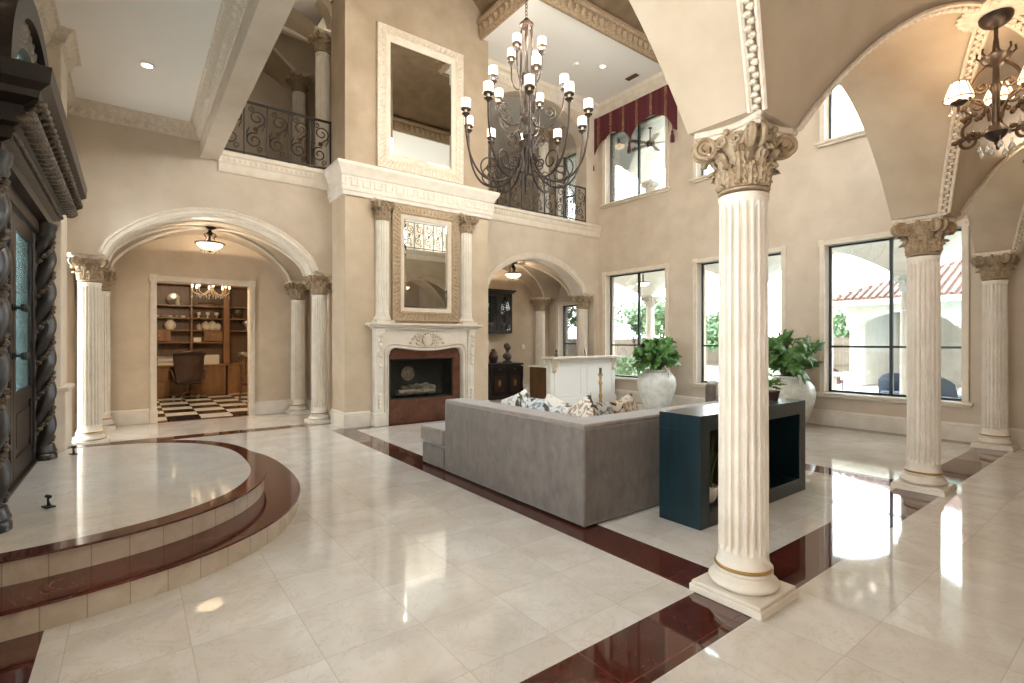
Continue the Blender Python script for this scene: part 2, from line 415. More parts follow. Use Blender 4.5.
# --- window wall
WIN = [(7.26, 9.13), (4.62, 6.44), (1.98, 3.86)]
holes = [(a, b, .59, 3.235) for a, b in WIN] + [(a, b, 5.1, 7.0) for a, b in WIN] + [(10.2, 10.95, .62, 2.55), (10.2, 10.95, 4.9, 6.9)]
wm = MB(); cut_wall(wm, -3, 14.4, 0, 8.9, holes, XW, XW + .35); struct(wm.build('wall_right', M['wall'], smooth=0))
def window(k, y0, y1, z0, z1, rail=True, mull=True):
    r = bpy.data.objects.new('window_%d' % k, None); C.objects.link(r); r.location = (XW, (y0 + y1) / 2, z0); struct(r)
    w, h = (y1 - y0) / 2, z1 - z0
    m = MB(); T = .085                                                           # casing with rosette corners
    for s in (-1, 1): m.box(-.035, s * w, -.02 if rail else 0, 0, s * (w + T), h); m.box(-.045, s * (w + T * .75), 0, -.03, s * (w + T * .95), h); m.box(-.05, s * (w - .006), h - .006, 0, s * (w + T + .012), h + T + .012)
    m.box(-.035, -w, h, 0, w, h + T); m.box(-.045, -w, h + T * .75, -.03, w, h + T * .95)
    for s in (-1, 1): m.sphere((-.05, s * (w + T / 2), h + T / 2), (.012, .028, .028), 10, 6)
    m.build('casing', M['trim'], r, smooth=30)
    m = MB(); m.box(-.11, -w - T - .05, -.05, .2, w + T + .05, 0); m.box(-.07, -w - T - .02, -.09, 0, w + T + .02, -.05); m.build('sill', M['trim'], r, bevel=.012)
    m = MB(); d0, d1, t = .17, .22, .032
    m.box(d0, -w, 0, d1, w, t); m.box(d0, -w, h - t, d1, w, h)
    for s in (-1, 1): m.box(d0, s * (w - t), t, d1, s * w, h - t)
    if mull: m.box(d0, -.024, t, d1, .024, h - t)
    if rail: m.box(d0 + .005, -w + t, .80, d1 - .005, w - t, .835)
    m.build('sash', M['frame'], r, smooth=0)
    m = MB(); m.box(.19, -w + .03, .03, .2, w - .03, h - .03); m.build('pane', M['glass'], r, smooth=0)
    return r
n = 0
for a, b in WIN: n += 1; window(n, a, b, .59, 3.235)
for a, b in WIN: n += 1; window(n, a, b, 5.1, 7.0, rail=False)
n += 1; window(n, 10.2, 10.95, .62, 2.55, mull=False); n += 2; window(n, 10.2, 10.95, 4.9, 6.9, mull=False)
# --- back wall with the two arches
AL, AR = (-.29, 2.61, 2.75, .80), (6.42, 9.42, 2.75, .80)
wb = MB(); arch_wall(wb, XL, 3.03, [AL], YB, YB + .45, 4.46, zbase=ZS); struct(wb.build('wall_back_left', M['wall'], smooth=30))
wb = MB(); wb.box(XL - .1, YB, 4.46, 1.13, YB + .45, 8.9); struct(wb.build('wall_foyer_upper', M['wall'], smooth=0))
wb = MB(); arch_wall(wb, 6.3, XW, [AR], YB, YB + .45, 4.46, zbase=ZS); wb.box(5.94, YB, 0, 6.42, YB + .45, ZS); wb.box(5.94, YB, ZS, 6.3, YB + .45, 4.46); wb.box(9.84, YB, 0, XW, YB + .45, ZS); struct(wb.build('wall_back_right', M['wall'], smooth=30))
wb = MB(); arch_wall(wb, 5.94, XW, [(6.3, 9.55, 6.7, .8)], YB, YB + .35, 8.9, zbase=4.46); struct(wb.build('wall_back_upper', M['wall'], smooth=30))
wb = MB(); arch_wall(wb, 1.13, 3.0, [(1.13, 2.94, 7.45, .55)], YB, YB + .3, 8.9, zbase=7.4); struct(wb.build('wall_balcony_upper', M['wallw'], smooth=30))
tn = 0
def trim(mb, mat, nm=None, **kw):
    global tn; tn += 1; return struct(mb.build('trim_%d' % tn, mat, **kw))
def arch_trim(op, y, w=.10, d=.035, mat=None):
    xa, xb, zs, rise = op; N = 40
    P = [(xa + (xb - xa) * i / N, arch_z(2 * i / N - 1, zs, rise)) for i in range(N + 1)]
    m = MB(); m.sweep([(0, 0), (0, d), (w * .55, d), (w * .62, d * 1.5, 1), (w, d * 1.5, 1), (w * 1.05, 0)], P, mp=lambda a, b, h: (a, y - h, b), relief=acanthus(.07, .012), step=.02)
    return trim(m, mat or M['trim'])
arch_trim(AL, YB); arch_trim(AR, YB)
for xa, xb, zs, rise in (AL, AR):                             # pale lining of the arch soffits
    m = MB(); fz = lambda u, o: (xa + (xb - xa) * u, arch_z(2 * u - 1, zs, rise) - o)
    for o in (.0, .02): m.grid(lambda u, v: (fz(u, o)[0], YB - .005 + .46 * v, fz(u, o)[1]), 40, 1)
    for y in (YB - .005, YB + .455): m.grid(lambda u, v: (fz(u, 0)[0], y, fz(u, .02 * v)[1]), 40, 1)
    trim(m, M['stone'])
    for y in (YB + .02, YB + .43): m = MB(); m.tube([(fz(i / 40, 0)[0], y, fz(i / 40, .024)[1]) for i in range(41)], .02, 6); trim(m, M['carve'])
# hall behind: walls, vaults
HB = 11.4
wh = MB()
wh.box(XL - .1, HB, 0, .38, HB + .2, 4.4); wh.box(.38, HB, 2.62, 1.92, HB + .2, 4.4); wh.box(1.92, HB, 0, 3.15, HB + .2, 4.4); struct(wh.build('wall_hall_left', M['wallw'], smooth=0))
wh = MB(); wh.box(3.03, YB, 0, 3.15, HB, 4.4); struct(wh.build('wall_hall_side', M['wallw'], smooth=0))
wh = MB(); wh.box(XL - .1, YB + .45, 0, XL, HB, 4.4); struct(wh.build('wall_hall_end', M['wallw'], smooth=0))
wh = MB(); wh.box(5.6, HB, 0, XW, HB + .2, 4.4); struct(wh.build('wall_bar', M['wallw'], smooth=0))
wh = MB(); wh.box(5.6, YB + .45, 0, 5.72, HB, 4.4); struct(wh.build('wall_bar_side', M['wallw'], smooth=0))
def groin(mb, xs, yc, b, x0, x1, y0, y1, a, zs=ZS, rise=RISE, sh=None, n=20):
    """groin vault ceiling; xs bay centres, a half span in x, (yc, b) half span in y; outside either span the other barrel runs on"""
    X_ = sorted({x0, x1} | {min(max(c + a * k / n, x0), x1) for c in xs for k in range(-n, n + 1)})
    m = n; Y_ = sorted({y0, y1} | {min(max(yc + b * k / m, y0), y1) for k in range(-m, m + 1)})
    def z(x, y):
        u = min(abs(x - c) for c in xs) / a; v = abs(y - yc) / b
        return max(sh(u), sh(v)) if sh else zs + rise * max(0, 1 - u * u, 1 - v * v)
    vs = [(x, y, z(x, y)) for y in Y_ for x in X_]; w = len(X_)
    fs = []
    for j in range(len(Y_) - 1):
        for i in range(w - 1):
            a0, b0, c0, d0 = j * w + i, j * w + i + 1, (j + 1) * w + i + 1, (j + 1) * w + i
            xm, ym = (X_[i] + X_[i + 1]) / 2, (Y_[j] + Y_[j + 1]) / 2; xc = min(xs, key=lambda c: abs(xm - c)); u, v = (xm - xc) / a, (ym - yc) / b
            if abs(abs(u) - abs(v)) < .01 and abs(u) < 1: fs += [(a0, b0, c0), (a0, c0, d0)] if u * v > 0 else [(a0, b0, d0), (b0, c0, d0)]   # split along the groin
            else: fs.append((a0, b0, c0, d0))
    mb.add(vs, fs); return mb
def ribs(mb, xc, yc, a, b, zs=ZS, rise=RISE, r=.022, bead=True, dz=-.012, sh=None, quads=((-1, -1), (1, -1), (-1, 1), (1, 1))):
    f = lambda t: sh(t) if sh else zs + rise * (1 - t * t)
    for sx, sy in quads:
        d = Vector((sx * a, sy * b, 0)).normalized(); w = Vector((-d.y, d.x, 0)); pt = lambda t: Vector((xc + sx * a * t, yc + sy * b * t, f(t) + dz))
        L = [1 - k / 34 for k in range(35)]
        if not bead: mb.tube([pt(t) for t in L], r, 6); continue
        for o in (-1, 1): mb.tube([pt(t) + w * o * .036 for t in L], .015, 6)
        k = 0; t = 1.0
        while t > .03:                                        # leaf and dart ornament between the two fillets
            q = pt(t); mb.sphere(tuple(q + w * (.008 if k % 2 else -.008) - Vector((0, 0, .012))), (.022, .022, .016), 6, 4); k += 1
            t -= .032 / math.hypot(math.hypot(a, b), 2 * t * rise)
    return mb
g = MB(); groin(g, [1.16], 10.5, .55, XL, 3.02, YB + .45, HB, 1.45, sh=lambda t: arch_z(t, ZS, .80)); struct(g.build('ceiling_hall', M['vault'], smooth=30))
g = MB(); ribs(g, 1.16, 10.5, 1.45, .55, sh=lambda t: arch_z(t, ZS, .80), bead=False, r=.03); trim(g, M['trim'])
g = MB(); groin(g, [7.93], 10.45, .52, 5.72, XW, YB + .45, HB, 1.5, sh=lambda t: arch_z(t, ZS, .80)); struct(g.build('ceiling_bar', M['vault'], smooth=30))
g = MB(); ribs(g, 7.93, 10.45, 1.5, .52, sh=lambda t: arch_z(t, ZS, .80), bead=False, r=.028); trim(g, M['trim'])
s = MB(); s.box(XL - .1, YB + .3, 4.42, 3.0, 14.4, 4.6); s.box(5.94, YB + .3, 4.42, XW, 14.4, 4.6); s.box(3.0, YB + .45, 4.3, 5.7, 14.4, 4.46); struct(s.build('floor_balcony', M['ceil'], smooth=0))
# study door casing
d = MB(); z0 = 2.62
for x in (.28, 1.92): d.box(x, HB - .04, 0, x + .10, HB, z0); d.box(x + .02, HB - .055, .24, x + .035, HB - .03, z0); d.box(x + .065, HB - .055, .24, x + .08, HB - .03, z0); d.box(x - .012, HB - .06, 0, x + .112, HB, .24); d.box(x - .01, HB - .06, z0 - .005, x + .11, HB, z0 + .115); d.sphere((x + .05, HB - .062, z0 + .055), (.03, .012, .03), 10, 6)
d.box(.38, HB - .04, z0, 1.92, HB, z0 + .10); d.box(.38, HB - .055, z0 + .02, 1.92, HB - .03, z0 + .035); d.box(.38, HB - .055, z0 + .065, 1.92, HB - .03, z0 + .08)
trim(d, M['trim'], smooth=30)
# --- chimney breast
BX0, BX1, BY = 2.95, 5.94, 8.69
cb = MB(); cb.box(BX0, BY, 0, 3.74, YB, 4.6); cb.box(5.08, BY, 0, BX1, YB + .45, 4.6); cb.box(3.74, BY, 1.19, 5.08, YB + .45, 4.6); cb.box(3.74, BY, 0, 5.08, YB + .45, .43); cb.box(3.74, YB + .1, .43, 5.08, YB + .45, 1.19); struct(cb.build('wall_chimney', M['wallw'], smooth=0))
cb = MB(); cb.box(BX0, BY, 4.6, BX1, YB + .05, 8.9); struct(cb.build('wall_chimney_upper', M['tan_shaded'], smooth=0))
P_ = [(BX1, YB), (BX1, BY), (BX0, BY), (BX0, YB)]
c = MB(); c.sweep([(0, 4.04), (.05, 4.04), (.06, 4.10), (.08, 4.12), (.08, 4.17), (.075, 4.18, 1), (.075, 4.36, 1), (.10, 4.38), (.12, 4.44), (.16, 4.50), (.175, 4.53), (.175, 4.585), (0, 4.60)], P_, relief=meander(.2, .014), step=.018)
trim(c, M['stone'], smooth=25)
for x0, x1 in ((1.13, BX0 - .02), (BX1 + .02, XW)):
    c = MB(); c.sweep([(0, 4.26), (.03, 4.26), (.05, 4.30), (.05, 4.40), (.07, 4.42, 1), (.09, 4.50, 1), (.13, 4.52), (.13, 4.58), (0, 4.60)], [(x1, YB), (x0, YB)], relief=acanthus(.08, .01), step=.02); trim(c, M['trim'], smooth=30)
# --- baseboards
def baseboard(nm, path, mat='stone', h=.27, flip=False):
    m = MB(); m.sweep([(0, 0), (.03, 0), (.03, h - .06), (.022, h - .05), (.03, h - .035), (.012, h), (0, h)], path, flip=flip); o = struct(m.build('baseboard_' + nm, M[mat])); return o
baseboard('right', [(XW, -1), (XW, YB)])
baseboard('back', [(9.86, YB), (9.6, YB)], flip=False)
baseboard('chimney', [(BX0, YB), (BX0, BY), (3.40, BY)], flip=True)
baseboard('chimney_end', [(5.62, BY), (BX1, BY), (BX1, YB)], flip=True)
baseboard('hall', [(XL, HB), (.265, HB)], flip=True); baseboard('hall_end', [(2.035, HB), (3.02, HB), (3.02, YB + .5)], flip=True)
baseboard('bar', [(5.72, HB), (XW, HB), (XW, 9.9)], flip=True)
# --- entry wall (door side), platform
DC = 5.81; DY0, DY1 = DC - 1.03, DC + 1.03
ew = MB(); cut_wall(ew, 1.6, YB, 0, 5.2, [(DY0, DY1, .3, 4.0), (8.3, 9.05, .9, 3.6), (2.0, 3.5, .9, 4.0)], XL - .3, XL); struct(ew.build('wall_left', M['wall'], smooth=0))  # last opening serves the unseen window added for light
pl = MB(); pl.box(XL, 7.42, 0, XL + .15, 8.02, 4.9); pl.box(XL, 7.36, 0, XL + .19, 8.08, .95); pl.box(XL, 7.34, .95, XL + .22, 8.1, 1.0); struct(pl.build('wall_pilaster', M['trim'], smooth=0, bevel=.01))
def side_window(k, y, z, w, h):
    wl = bpy.data.objects.new('window_%d' % k, None); C.objects.link(wl); wl.location = (XL, y, z); struct(wl)
    m = MB(); m.box(-.2, -w, 0, -.14, w, .05); m.box(-.2, -w, h - .05, -.14, w, h); m.box(-.2, -w, .05, -.14, -w + .05, h - .05); m.box(-.2, w - .05, .05, -.14, w, h - .05); m.box(-.19, -.02, .05, -.15, .02, h - .05); m.build('sash', M['white'], wl, smooth=0)
    m = MB(); m.box(-.175, -w + .015, .02, -.165, w - .015, h - .02); m.build('pane', M['glass'], wl, smooth=0)
    m = MB(); m.box(-.12, -w - .075, -.06, .08, w + .075, 0); m.box(0, -w - .085, 0, .03, -w, h); m.box(0, w, 0, .03, w + .085, h); m.build('casing', M['white'], wl, smooth=0, bevel=.008)
side_window(8, 8.675, .9, .375, 2.7); side_window(10, 2.75, .9, .75, 3.1)  # second is an out-of-view window added to light the near column from the left
def super_pts(ax, by, n=64, p=2.5):
    L = []
    for i in range(n + 1):
        a = -PI / 2 + PI * i / n; ca, sa = max(0, cos(a)), sin(a)
        L.append((XL + ax * ca ** (2 / p), 5.78 + by * (abs(sa) ** (2 / p)) * (1 if sa > 0 else -1)))
    return L
def step(nm, ax, by, z0, z1, band, mat_top):
    out, inn = super_pts(ax, by), super_pts(ax - band, by - band * 1.15); k = len(out)
    m = MB(); m.add([(x, y, z1 - .02) for x, y in inn], [tuple(range(k))]); struct(m.build(nm + '_top', mat_top, smooth=0, recalc=False)) if mat_top else None
    m = MB(); nose = super_pts(ax + .02, by + .02)                                   # dark nosing ring
    v = [(x, y, z1) for x, y in inn] + [(x, y, z1) for x, y in nose] + [(x, y, z1 - .014) for x, y in nose] + [(x, y, z1 - .014) for x, y in inn]
    f = [(a * k + i, a * k + i + 1, ((a + 1) % 4) * k + i + 1, ((a + 1) % 4) * k + i) for a in range(4) for i in range(k - 1)]
    m.add(v, f); return out, m
tops = []
out, m1 = step('floor_step', 2.07, 2.24, 0, .15, .62, None); struct(m1.build('trim_step_lower', M['redmarble'], smooth=40))
out2, m2 = step('floor_platform', 1.80, 1.88, .15, .3, .11, None); struct(m2.build('trim_step_upper', M['redmarble'], smooth=40))
def riser(nm, pts, z0, z1):
    m = MB(); k = len(pts); m.add([(x, y, z0) for x, y in pts] + [(x, y, z1) for x, y in pts], [(i, i + 1, k + i + 1, k + i) for i in range(k - 1)])
    o = m.build(nm, M['riser'], smooth=60, recalc=False); at = o.data.attributes.new('run', 'FLOAT', 'POINT'); d = [0]
    for a, b in zip(pts, pts[1:]): d.append(d[-1] + math.hypot(b[0] - a[0], b[1] - a[1]))
    at.data.foreach_set('value', d + d); return struct(o)
riser('trim_riser_lower', out, 0, .137); riser('trim_riser_upper', out2, .15, .287)
inn = super_pts(1.80 - .105, 1.88 - .11 * 1.12); m = MB(); m.prism(inn, .02, .297); struct(m.build('floor_platform', M['marble'], smooth=0))
m = MB(); m.prism(super_pts(2.05, 2.22), .0, .12); struct(m.build('floor_step', M['redmarble'], smooth=0))
# --- foyer ceiling, beam, crown
ZC = 4.9
m = MB(); m.box(XL - .3, 1.79, ZC, .92, YB + .1, ZC + .2); struct(m.build('ceiling_foyer', M['ceil'], smooth=0))
m = MB(); m.box(.88, 1.79, 4.43, 1.13, YB, 8.9); struct(m.build('wall_beam', M['wall'], smooth=0))
cr = [(0, -.21), (.015, -.21), (.02, -.195), (.028, -.185, 1), (.075, -.10, 1), (.085, -.09), (.09, -.06), (.115, -.035), (.125, -.015), (.15, -.01), (.155, 0)]
cr = [(o, ZC + h, *k) for o, h, *k in cr]
m = MB(); m.sweep(cr, [(XL, 1.8), (XL, 7.42), (XL + .12, 7.42), (XL + .12, 8.02), (XL, 8.02), (XL, YB), (.88, YB), (.88, 1.8)], flip=True, relief=acanthus(.12, .022), step=.016); trim(m, M['carve'], smooth=40)
# --- arcade and aisle vault
BAYS = [1.125, 4.675, 8.225]; A_, YC, B_ = 1.555, .785, .58
def par(t, zs, rise): return zs + rise * (1 - min(1, abs(t)) ** 2)
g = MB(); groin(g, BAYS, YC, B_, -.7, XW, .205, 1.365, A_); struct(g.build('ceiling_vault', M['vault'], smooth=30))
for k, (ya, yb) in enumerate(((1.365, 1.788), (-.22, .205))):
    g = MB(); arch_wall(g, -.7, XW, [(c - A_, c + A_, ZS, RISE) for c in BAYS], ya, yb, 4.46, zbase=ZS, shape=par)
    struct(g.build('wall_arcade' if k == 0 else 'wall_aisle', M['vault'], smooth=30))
m = MB(); m.box(-4, -2.6, 4.3, XW, 1.788, 4.46); struct(m.build('floor_gallery', M['ceil'], smooth=0))
for c in BAYS:
    g = MB(); ribs(g, c, YC, A_, B_, r=.024, quads=((-1, -1), (1, -1), (-1, 1), (1, 1)) if c > 2 else ((1, 1), (1, -1)))
    trim(g, M['carve'], smooth=40)
c = MB(); c.sweep([(0, 4.26), (.03, 4.26), (.05, 4.30), (.05, 4.42), (.13, 4.52), (.13, 4.58), (0, 4.60)], [(-.7, 1.788), (XW, 1.788)]); trim(c, M['trim'], smooth=30)
# --- great room ceiling: white corner panels, brown raised cross
ZW = 7.75
for nm, (x0, x1, y0, y1) in dict(right=(5.75, XW + .2, 7.0, 14.4), left=(-.8, 2.95, 7.0, 14.4), near_right=(5.9, XW + .2, -.22, 3.4), near_left=(1.13, 2.95, -.22, 3.4)).items():
    m = MB(); m.box(x0, y0, ZW, x1, y1, ZW + .15); struct(m.build('ceiling_' + nm, M['ceil'], smooth=0))
    xe, ye = (x0 if 'right' in nm else x1), (y1 if 'near' in nm else y0)
    xo = XW if 'right' in nm else 1.13; yo = -.2 if 'near' in nm else (BY if nm == 'right' else YB)
    path = [(xe, yo), (xe, ye), (xo, ye)]; fp = nm in ('right', 'near_left')
    m = MB(); m.sweep([(-.03, ZW - .04), (.02, ZW - .04), (.03, ZW), (.05, ZW + .02, 1), (.06, ZW + .24, 1), (.10, ZW + .27), (.10, ZW + .33), (-.03, ZW + .34)], path, flip=fp, relief=acanthus(.17, .05), step=.024)
    trim(m, M['carved'], smooth=40)
m = MB(); xc, yc, a, b = 4.425, 5.2, 1.475, 1.8
X_ = [1.13] + [xc + a * k / 14 for k in range(-14, 15)] + [XW]; Y_ = [-.22, 1.79] + [yc + b * k / 14 for k in range(-14, 15)] + [8.69, 9.4]
vs = [(x, y, 8.15 + .75 * max(0, 1 - ((x - xc) / a) ** 2, 1 - ((y - yc) / b) ** 2)) for y in Y_ for x in X_]; w = len(X_)
m.add(vs, [(j * w + i, j * w + i + 1, (j + 1) * w + i + 1, (j + 1) * w + i) for j in range(len(Y_) - 1) for i in range(w - 1)]); struct(m.build('ceiling_cross', M['brown'], smooth=30))
m = MB(); m.box(-.8, -.22, 9.0, XW + .2, 14.4, 9.1); struct(m.build('ceiling_roof', M['brown'], smooth=0))
m = MB(); m.sweep([(0, 7.45), (.02, 7.45), (.04, 7.5, 1), (.12, 7.62, 1), (.18, 7.66), (.2, 7.75), (0, 7.75)], [(XW, 7.0), (XW, YB), (5.94, YB)], relief=acanthus(.1, .012)); trim(m, M['trim'])
# --- upper halls behind the balconies
m = MB(); m.box(-.8, 12.4, 4.46, 5.0, 12.6, 7.8); struct(m.build('wall_upper_hall', M['wallw'], smooth=0))
m = MB(); m.box(5.9, 14.2, 4.46, XW, 14.4, 7.8); struct(m.build('wall_upper_bar', M['wallw'], smooth=0))
g = MB(); groin(g, [1.3], 10.85, .62, -.7, 3.4, YB + .3, 12.4, 1.5, 7.35, .42); struct(g.build('ceiling_upper_hall', M['wallw'], smooth=30))
g = MB(); ribs(g, 1.3, 10.85, 1.5, .62, 7.35, .42, r=.04, bead=False); trim(g, M['trim'])

m = MB(); m.box(-4, -2.8, 0, XW + .35, -2.6, 4.9); m.box(-4, -2.8, 7.1, XW + .35, -2.6, 9.0)
m.box(4.6, -2.8, 6.1, 8.2, -2.6, 7.1)
for x0, x1 in ((-4, 4.6), (6.2, 6.5), (8.2, XW + .35)): m.box(x0, -2.8, 4.9, x1, -2.6, 7.1)
struct(m.build('wall_near', M['wall'], smooth=0))
m = MB(); m.box(-2.3, -2.6, 0, -2.1, 1.6, 4.3); m.box(-2.3, -2.6, 4.46, -2.1, 1.79, 9.0); m.box(-2.1, 1.6, 0, XL - .3, 1.8, 9.0); struct(m.build('wall_west', M['wall'], smooth=0))
m = MB(); m.box(-1.2, 12.4, 4.6, -.8, YB, 9.0); m.box(-.8, 12.4, 4.6, -.7, YB + .3, 9.0); struct(m.build('wall_upper_end', M['wallw'], smooth=0))
m = MB(); m.box(2.95, YB + .3, 4.6, 3.2, 12.6, 7.8) if False else m.box(3.3, YB + .3, 4.6, 3.5, 12.6, 7.8); struct(m.build('wall_upper_side', M['wallw'], smooth=0))
m = MB(); m.box(5.0, YB + .3, 4.6, 5.94, 14.4, 7.8); struct(m.build('wall_upper_inner', M['wallw'], smooth=0))
m = MB(); m.box(-.8, YB, ZC + .2, 1.13, 1.79, 5.3); struct(m.build('ceiling_foyer_void', M['ceil'], smooth=0))
# ------------------------------------------------------------------ columns
CH = 2.75
def flute(n, dep):
    def f(a, z):
        k = min(1, max(0, (z - .34) / .05)) * min(1, max(0, (2.30 - z) / .05))
        q = (a * n / (2 * PI)) % 1; return 1 - dep * k * max(0, sin(PI * q)) ** .6 if q < .78 else 1
    def g(a, z):
        k = min(1, max(0, (z - .27) / .035)) * min(1, max(0, (2.31 - z) / .04)); q = (a * n / (2 * PI)) % 1
        if q > .74: return 1
        return 1 - dep * k * sqrt(max(0, 1 - (2 * q / .74 - 1) ** 2))
    return g
def acanthus_leaf(mb, ang, z0, h, w, r0, curl):
    ca, sa = cos(ang), sin(ang); n = 18
    def pt(u, v):
        s = v; x = (u - .5) * w * (1 - .55 * s ** 3) * (1 + .18 * cos(s * 26)); up = h * (s if s < .82 else .82 + .18 * sin((s - .82) / .18 * PI) * .8 - .12 * (s - .82) / .18)
        out = r0 + .012 + .04 * s * s * (h / .2) + (curl * ((s - .6) / .4) ** 2 if s > .6 else 0) + .014 * (1 - abs(2 * u - 1)) * (1 - .4 * s) - .016 * (2 * u - 1) ** 2 + .007 * cos(u * 8 * PI) * (1 - .3 * s) + .004 * cos(s * 26 + abs(u - .5) * 14)
        return (out * ca - x * sa, out * sa + x * ca, z0 + up)
    mb.grid(pt, 12, n); mb.grid(lambda u, v: tuple(Vector(pt(u, v)) - Vector((ca * .012, sa * .012, 0))), 12, n)
def spiral(c, ex, ez, r, turns=1.6, n=34, start=0, decay=.16, sgn=1):
    P = []
    for i in range(n + 1):
        t = i / n; a = start + sgn * turns * 2 * PI * t; q = r * (1 - t) ** .8 + r * decay * t
        P.append(tuple(c[k] + q * (cos(a) * ex[k] + sin(a) * ez[k]) for k in range(3)))
    return P
def make_capital():
    m = MB(); z0 = 0
    m.lathe([(.132, 0), (.15, .008), (.152, .02), (.136, .03), (.134, .06), (.138, .2), (.15, .3), (.175, .37), (.19, .39), (.0, .391)], 32)
    for k in range(8): acanthus_leaf(m, k * PI / 4, .03, .16, .115, .132, .035)
    for k in range(8): acanthus_leaf(m, (k + .5) * PI / 4, .06, .25, .11, .134, .05)
    for k in range(4):                                         # corner volutes
        a = PI / 4 + k * PI / 2; e = (cos(a), sin(a), 0); t = (-sin(a), cos(a), 0)
        for s in (-1, 1):
            c = (e[0] * .235 + t[0] * s * .03, e[1] * .235 + t[1] * s * .03, .325)
            P = [(e[0] * .15 + t[0] * s * .07, e[1] * .15 + t[1] * s * .07, .22), (e[0] * .17 + t[0] * s * .055, e[1] * .17 + t[1] * s * .055, .33)] + spiral(c, e, (0, 0, 1), .074, 1.8, 34, PI * .62, sgn=-1)
            m.tube(P, [.015] * 2 + [.018] * 27 + [.014] * 8, 6)
        m.tube([(e[0] * .235 - t[0] * .045, e[1] * .235 - t[1] * .045, .335), (e[0] * .235 + t[0] * .045, e[1] * .235 + t[1] * .045, .335)], .022, 8)
        b = k * PI / 2; e = (cos(b), sin(b), 0); t = (-sin(b), cos(b), 0)
        for s in (-1, 1):                                     # inner helices
            c = (e[0] * .178 + t[0] * s * .05, e[1] * .178 + t[1] * s * .05, .345)
            m.tube(spiral(c, t, (0, 0, 1), .034, 1.4, 20, PI / 2 if s > 0 else PI / 2, sgn=s), .011, 6)
        m.sphere((e[0] * .20, e[1] * .20, .395), (.02, .02, .024), 10, 8)
    def ab(r, n=8):
        L = []
        for k in range(4):
            a = PI / 4 + k * PI / 2; A = Vector((cos(a), sin(a))) * r; B = Vector((cos(a + PI / 2), sin(a + PI / 2))) * r; mid = (A + B) / 2
            d = (B - A).normalized()
            for i in range(n + 1):
                t = i / n; p = (A + d * .02).lerp(B - d * .02, t); L.append(tuple(p - mid.normalized() * .05 * sin(PI * t)))
        return L
    return m, ab
def make_column():
    t = thing('corinthian_column', 'x', 'column')
    m = MB(); m.box(-.22, -.22, 0, .22, .22, .045); m.box(-.21, -.21, .045, .21, .21, .065); m.build('plinth', M['stone'], t, bevel=.006)
    m = MB(); pr = [(.0, .065)] + [(.165 + .03 * sin(PI * i / 10), .065 + .06 * i / 10) for i in range(11)] + [(.168, .128), (.160, .134), (.150, .14), (.148, .148)] + [(.150 + .012 * sin(PI * i / 6), .15 + .02 * i / 6) for i in range(7)] + [(.148, .171), (.0, .172)]
    m.lathe(pr, 48); m.build('base', M['stone'], t, smooth=40)
    m = MB(); m.lathe([(.140, .171), (.156, .173), (.162, .179), (.162, .186), (.156, .192), (.14, .194)], 48); m.build('base_ring', M['gold'], t, smooth=40)
    m = MB(); zs = [.192, .205, .22, .24, .265] + [.27 + .012 * i for i in range(5)] + [.5, .8, 1.2, 1.6, 2.0, 2.2] + [2.26 + .012 * i for i in range(5)] + [2.325, 2.335, 2.345, 2.357]
    def rad(z):
        r = .138 - .006 * max(0, (z - .3) / 2.1) ** 1.3
        if z < .25: r += .014 * ((.25 - z) / .058) ** 2
        if z > 2.33: r += .006
        return r
    m.lathe([(rad(z), z) for z in zs], 240, mod=flute(20, .2)); m.build('shaft', M['stone'], t, smooth=28)
    c, ab = make_capital(); c.xf(Matrix.Translation((0, 0, 2.37)) @ Matrix.Diagonal((.93, .93, .83, 1))); c.build('capital', M['capital'], t, smooth=50)
    m = MB(); m.prism(ab(.275), 2.69, 2.715); m.prism(ab(.295), 2.715, 2.75); m.build('abacus', M['carve'], t, bevel=.005)
    return t
GC = 'fluted columns with leafy capitals'
col = make_column(); col.location = (2.908, 1.567, 0); tag(col, 'large fluted column nearest the camera, in front of the dark console table', group=GC)
for x, y, l in ((6.45, 1.577, 'fluted column standing in front of the big window with the pavilion view'), (9.74, 1.577, 'fluted column against the window wall at the end of the arcade row'),
                (-.48, 9.62, 'fluted column at the front left of the study arch, behind the platform'), (2.79, 9.62, 'fluted column of the study arch touching the chimney breast'),
                (-.42, 11.13, 'fluted column deep in the study hall, half hidden behind the front left one'), (2.79, 11.13, 'fluted column deep in the study hall right of the study doorway'),
                (9.63, 9.62, 'column of the bar arch in the corner by the window wall'), (9.36, 11.05, 'column deep inside the bar alcove beside the narrow window')):
    dup(col, (x, y, 0), 0, l)
dup(col, (2.92, 9.85, 4.6), 0, 'upstairs column beside the chimney breast behind the scroll railing'); dup(col, (2.95, 11.7, 4.6), 0, 'upstairs column further back in the dark hall behind the railing')
dup(col, (9.1, 10.6, 4.6), 0, 'upstairs column behind the railing of the balcony over the bar')

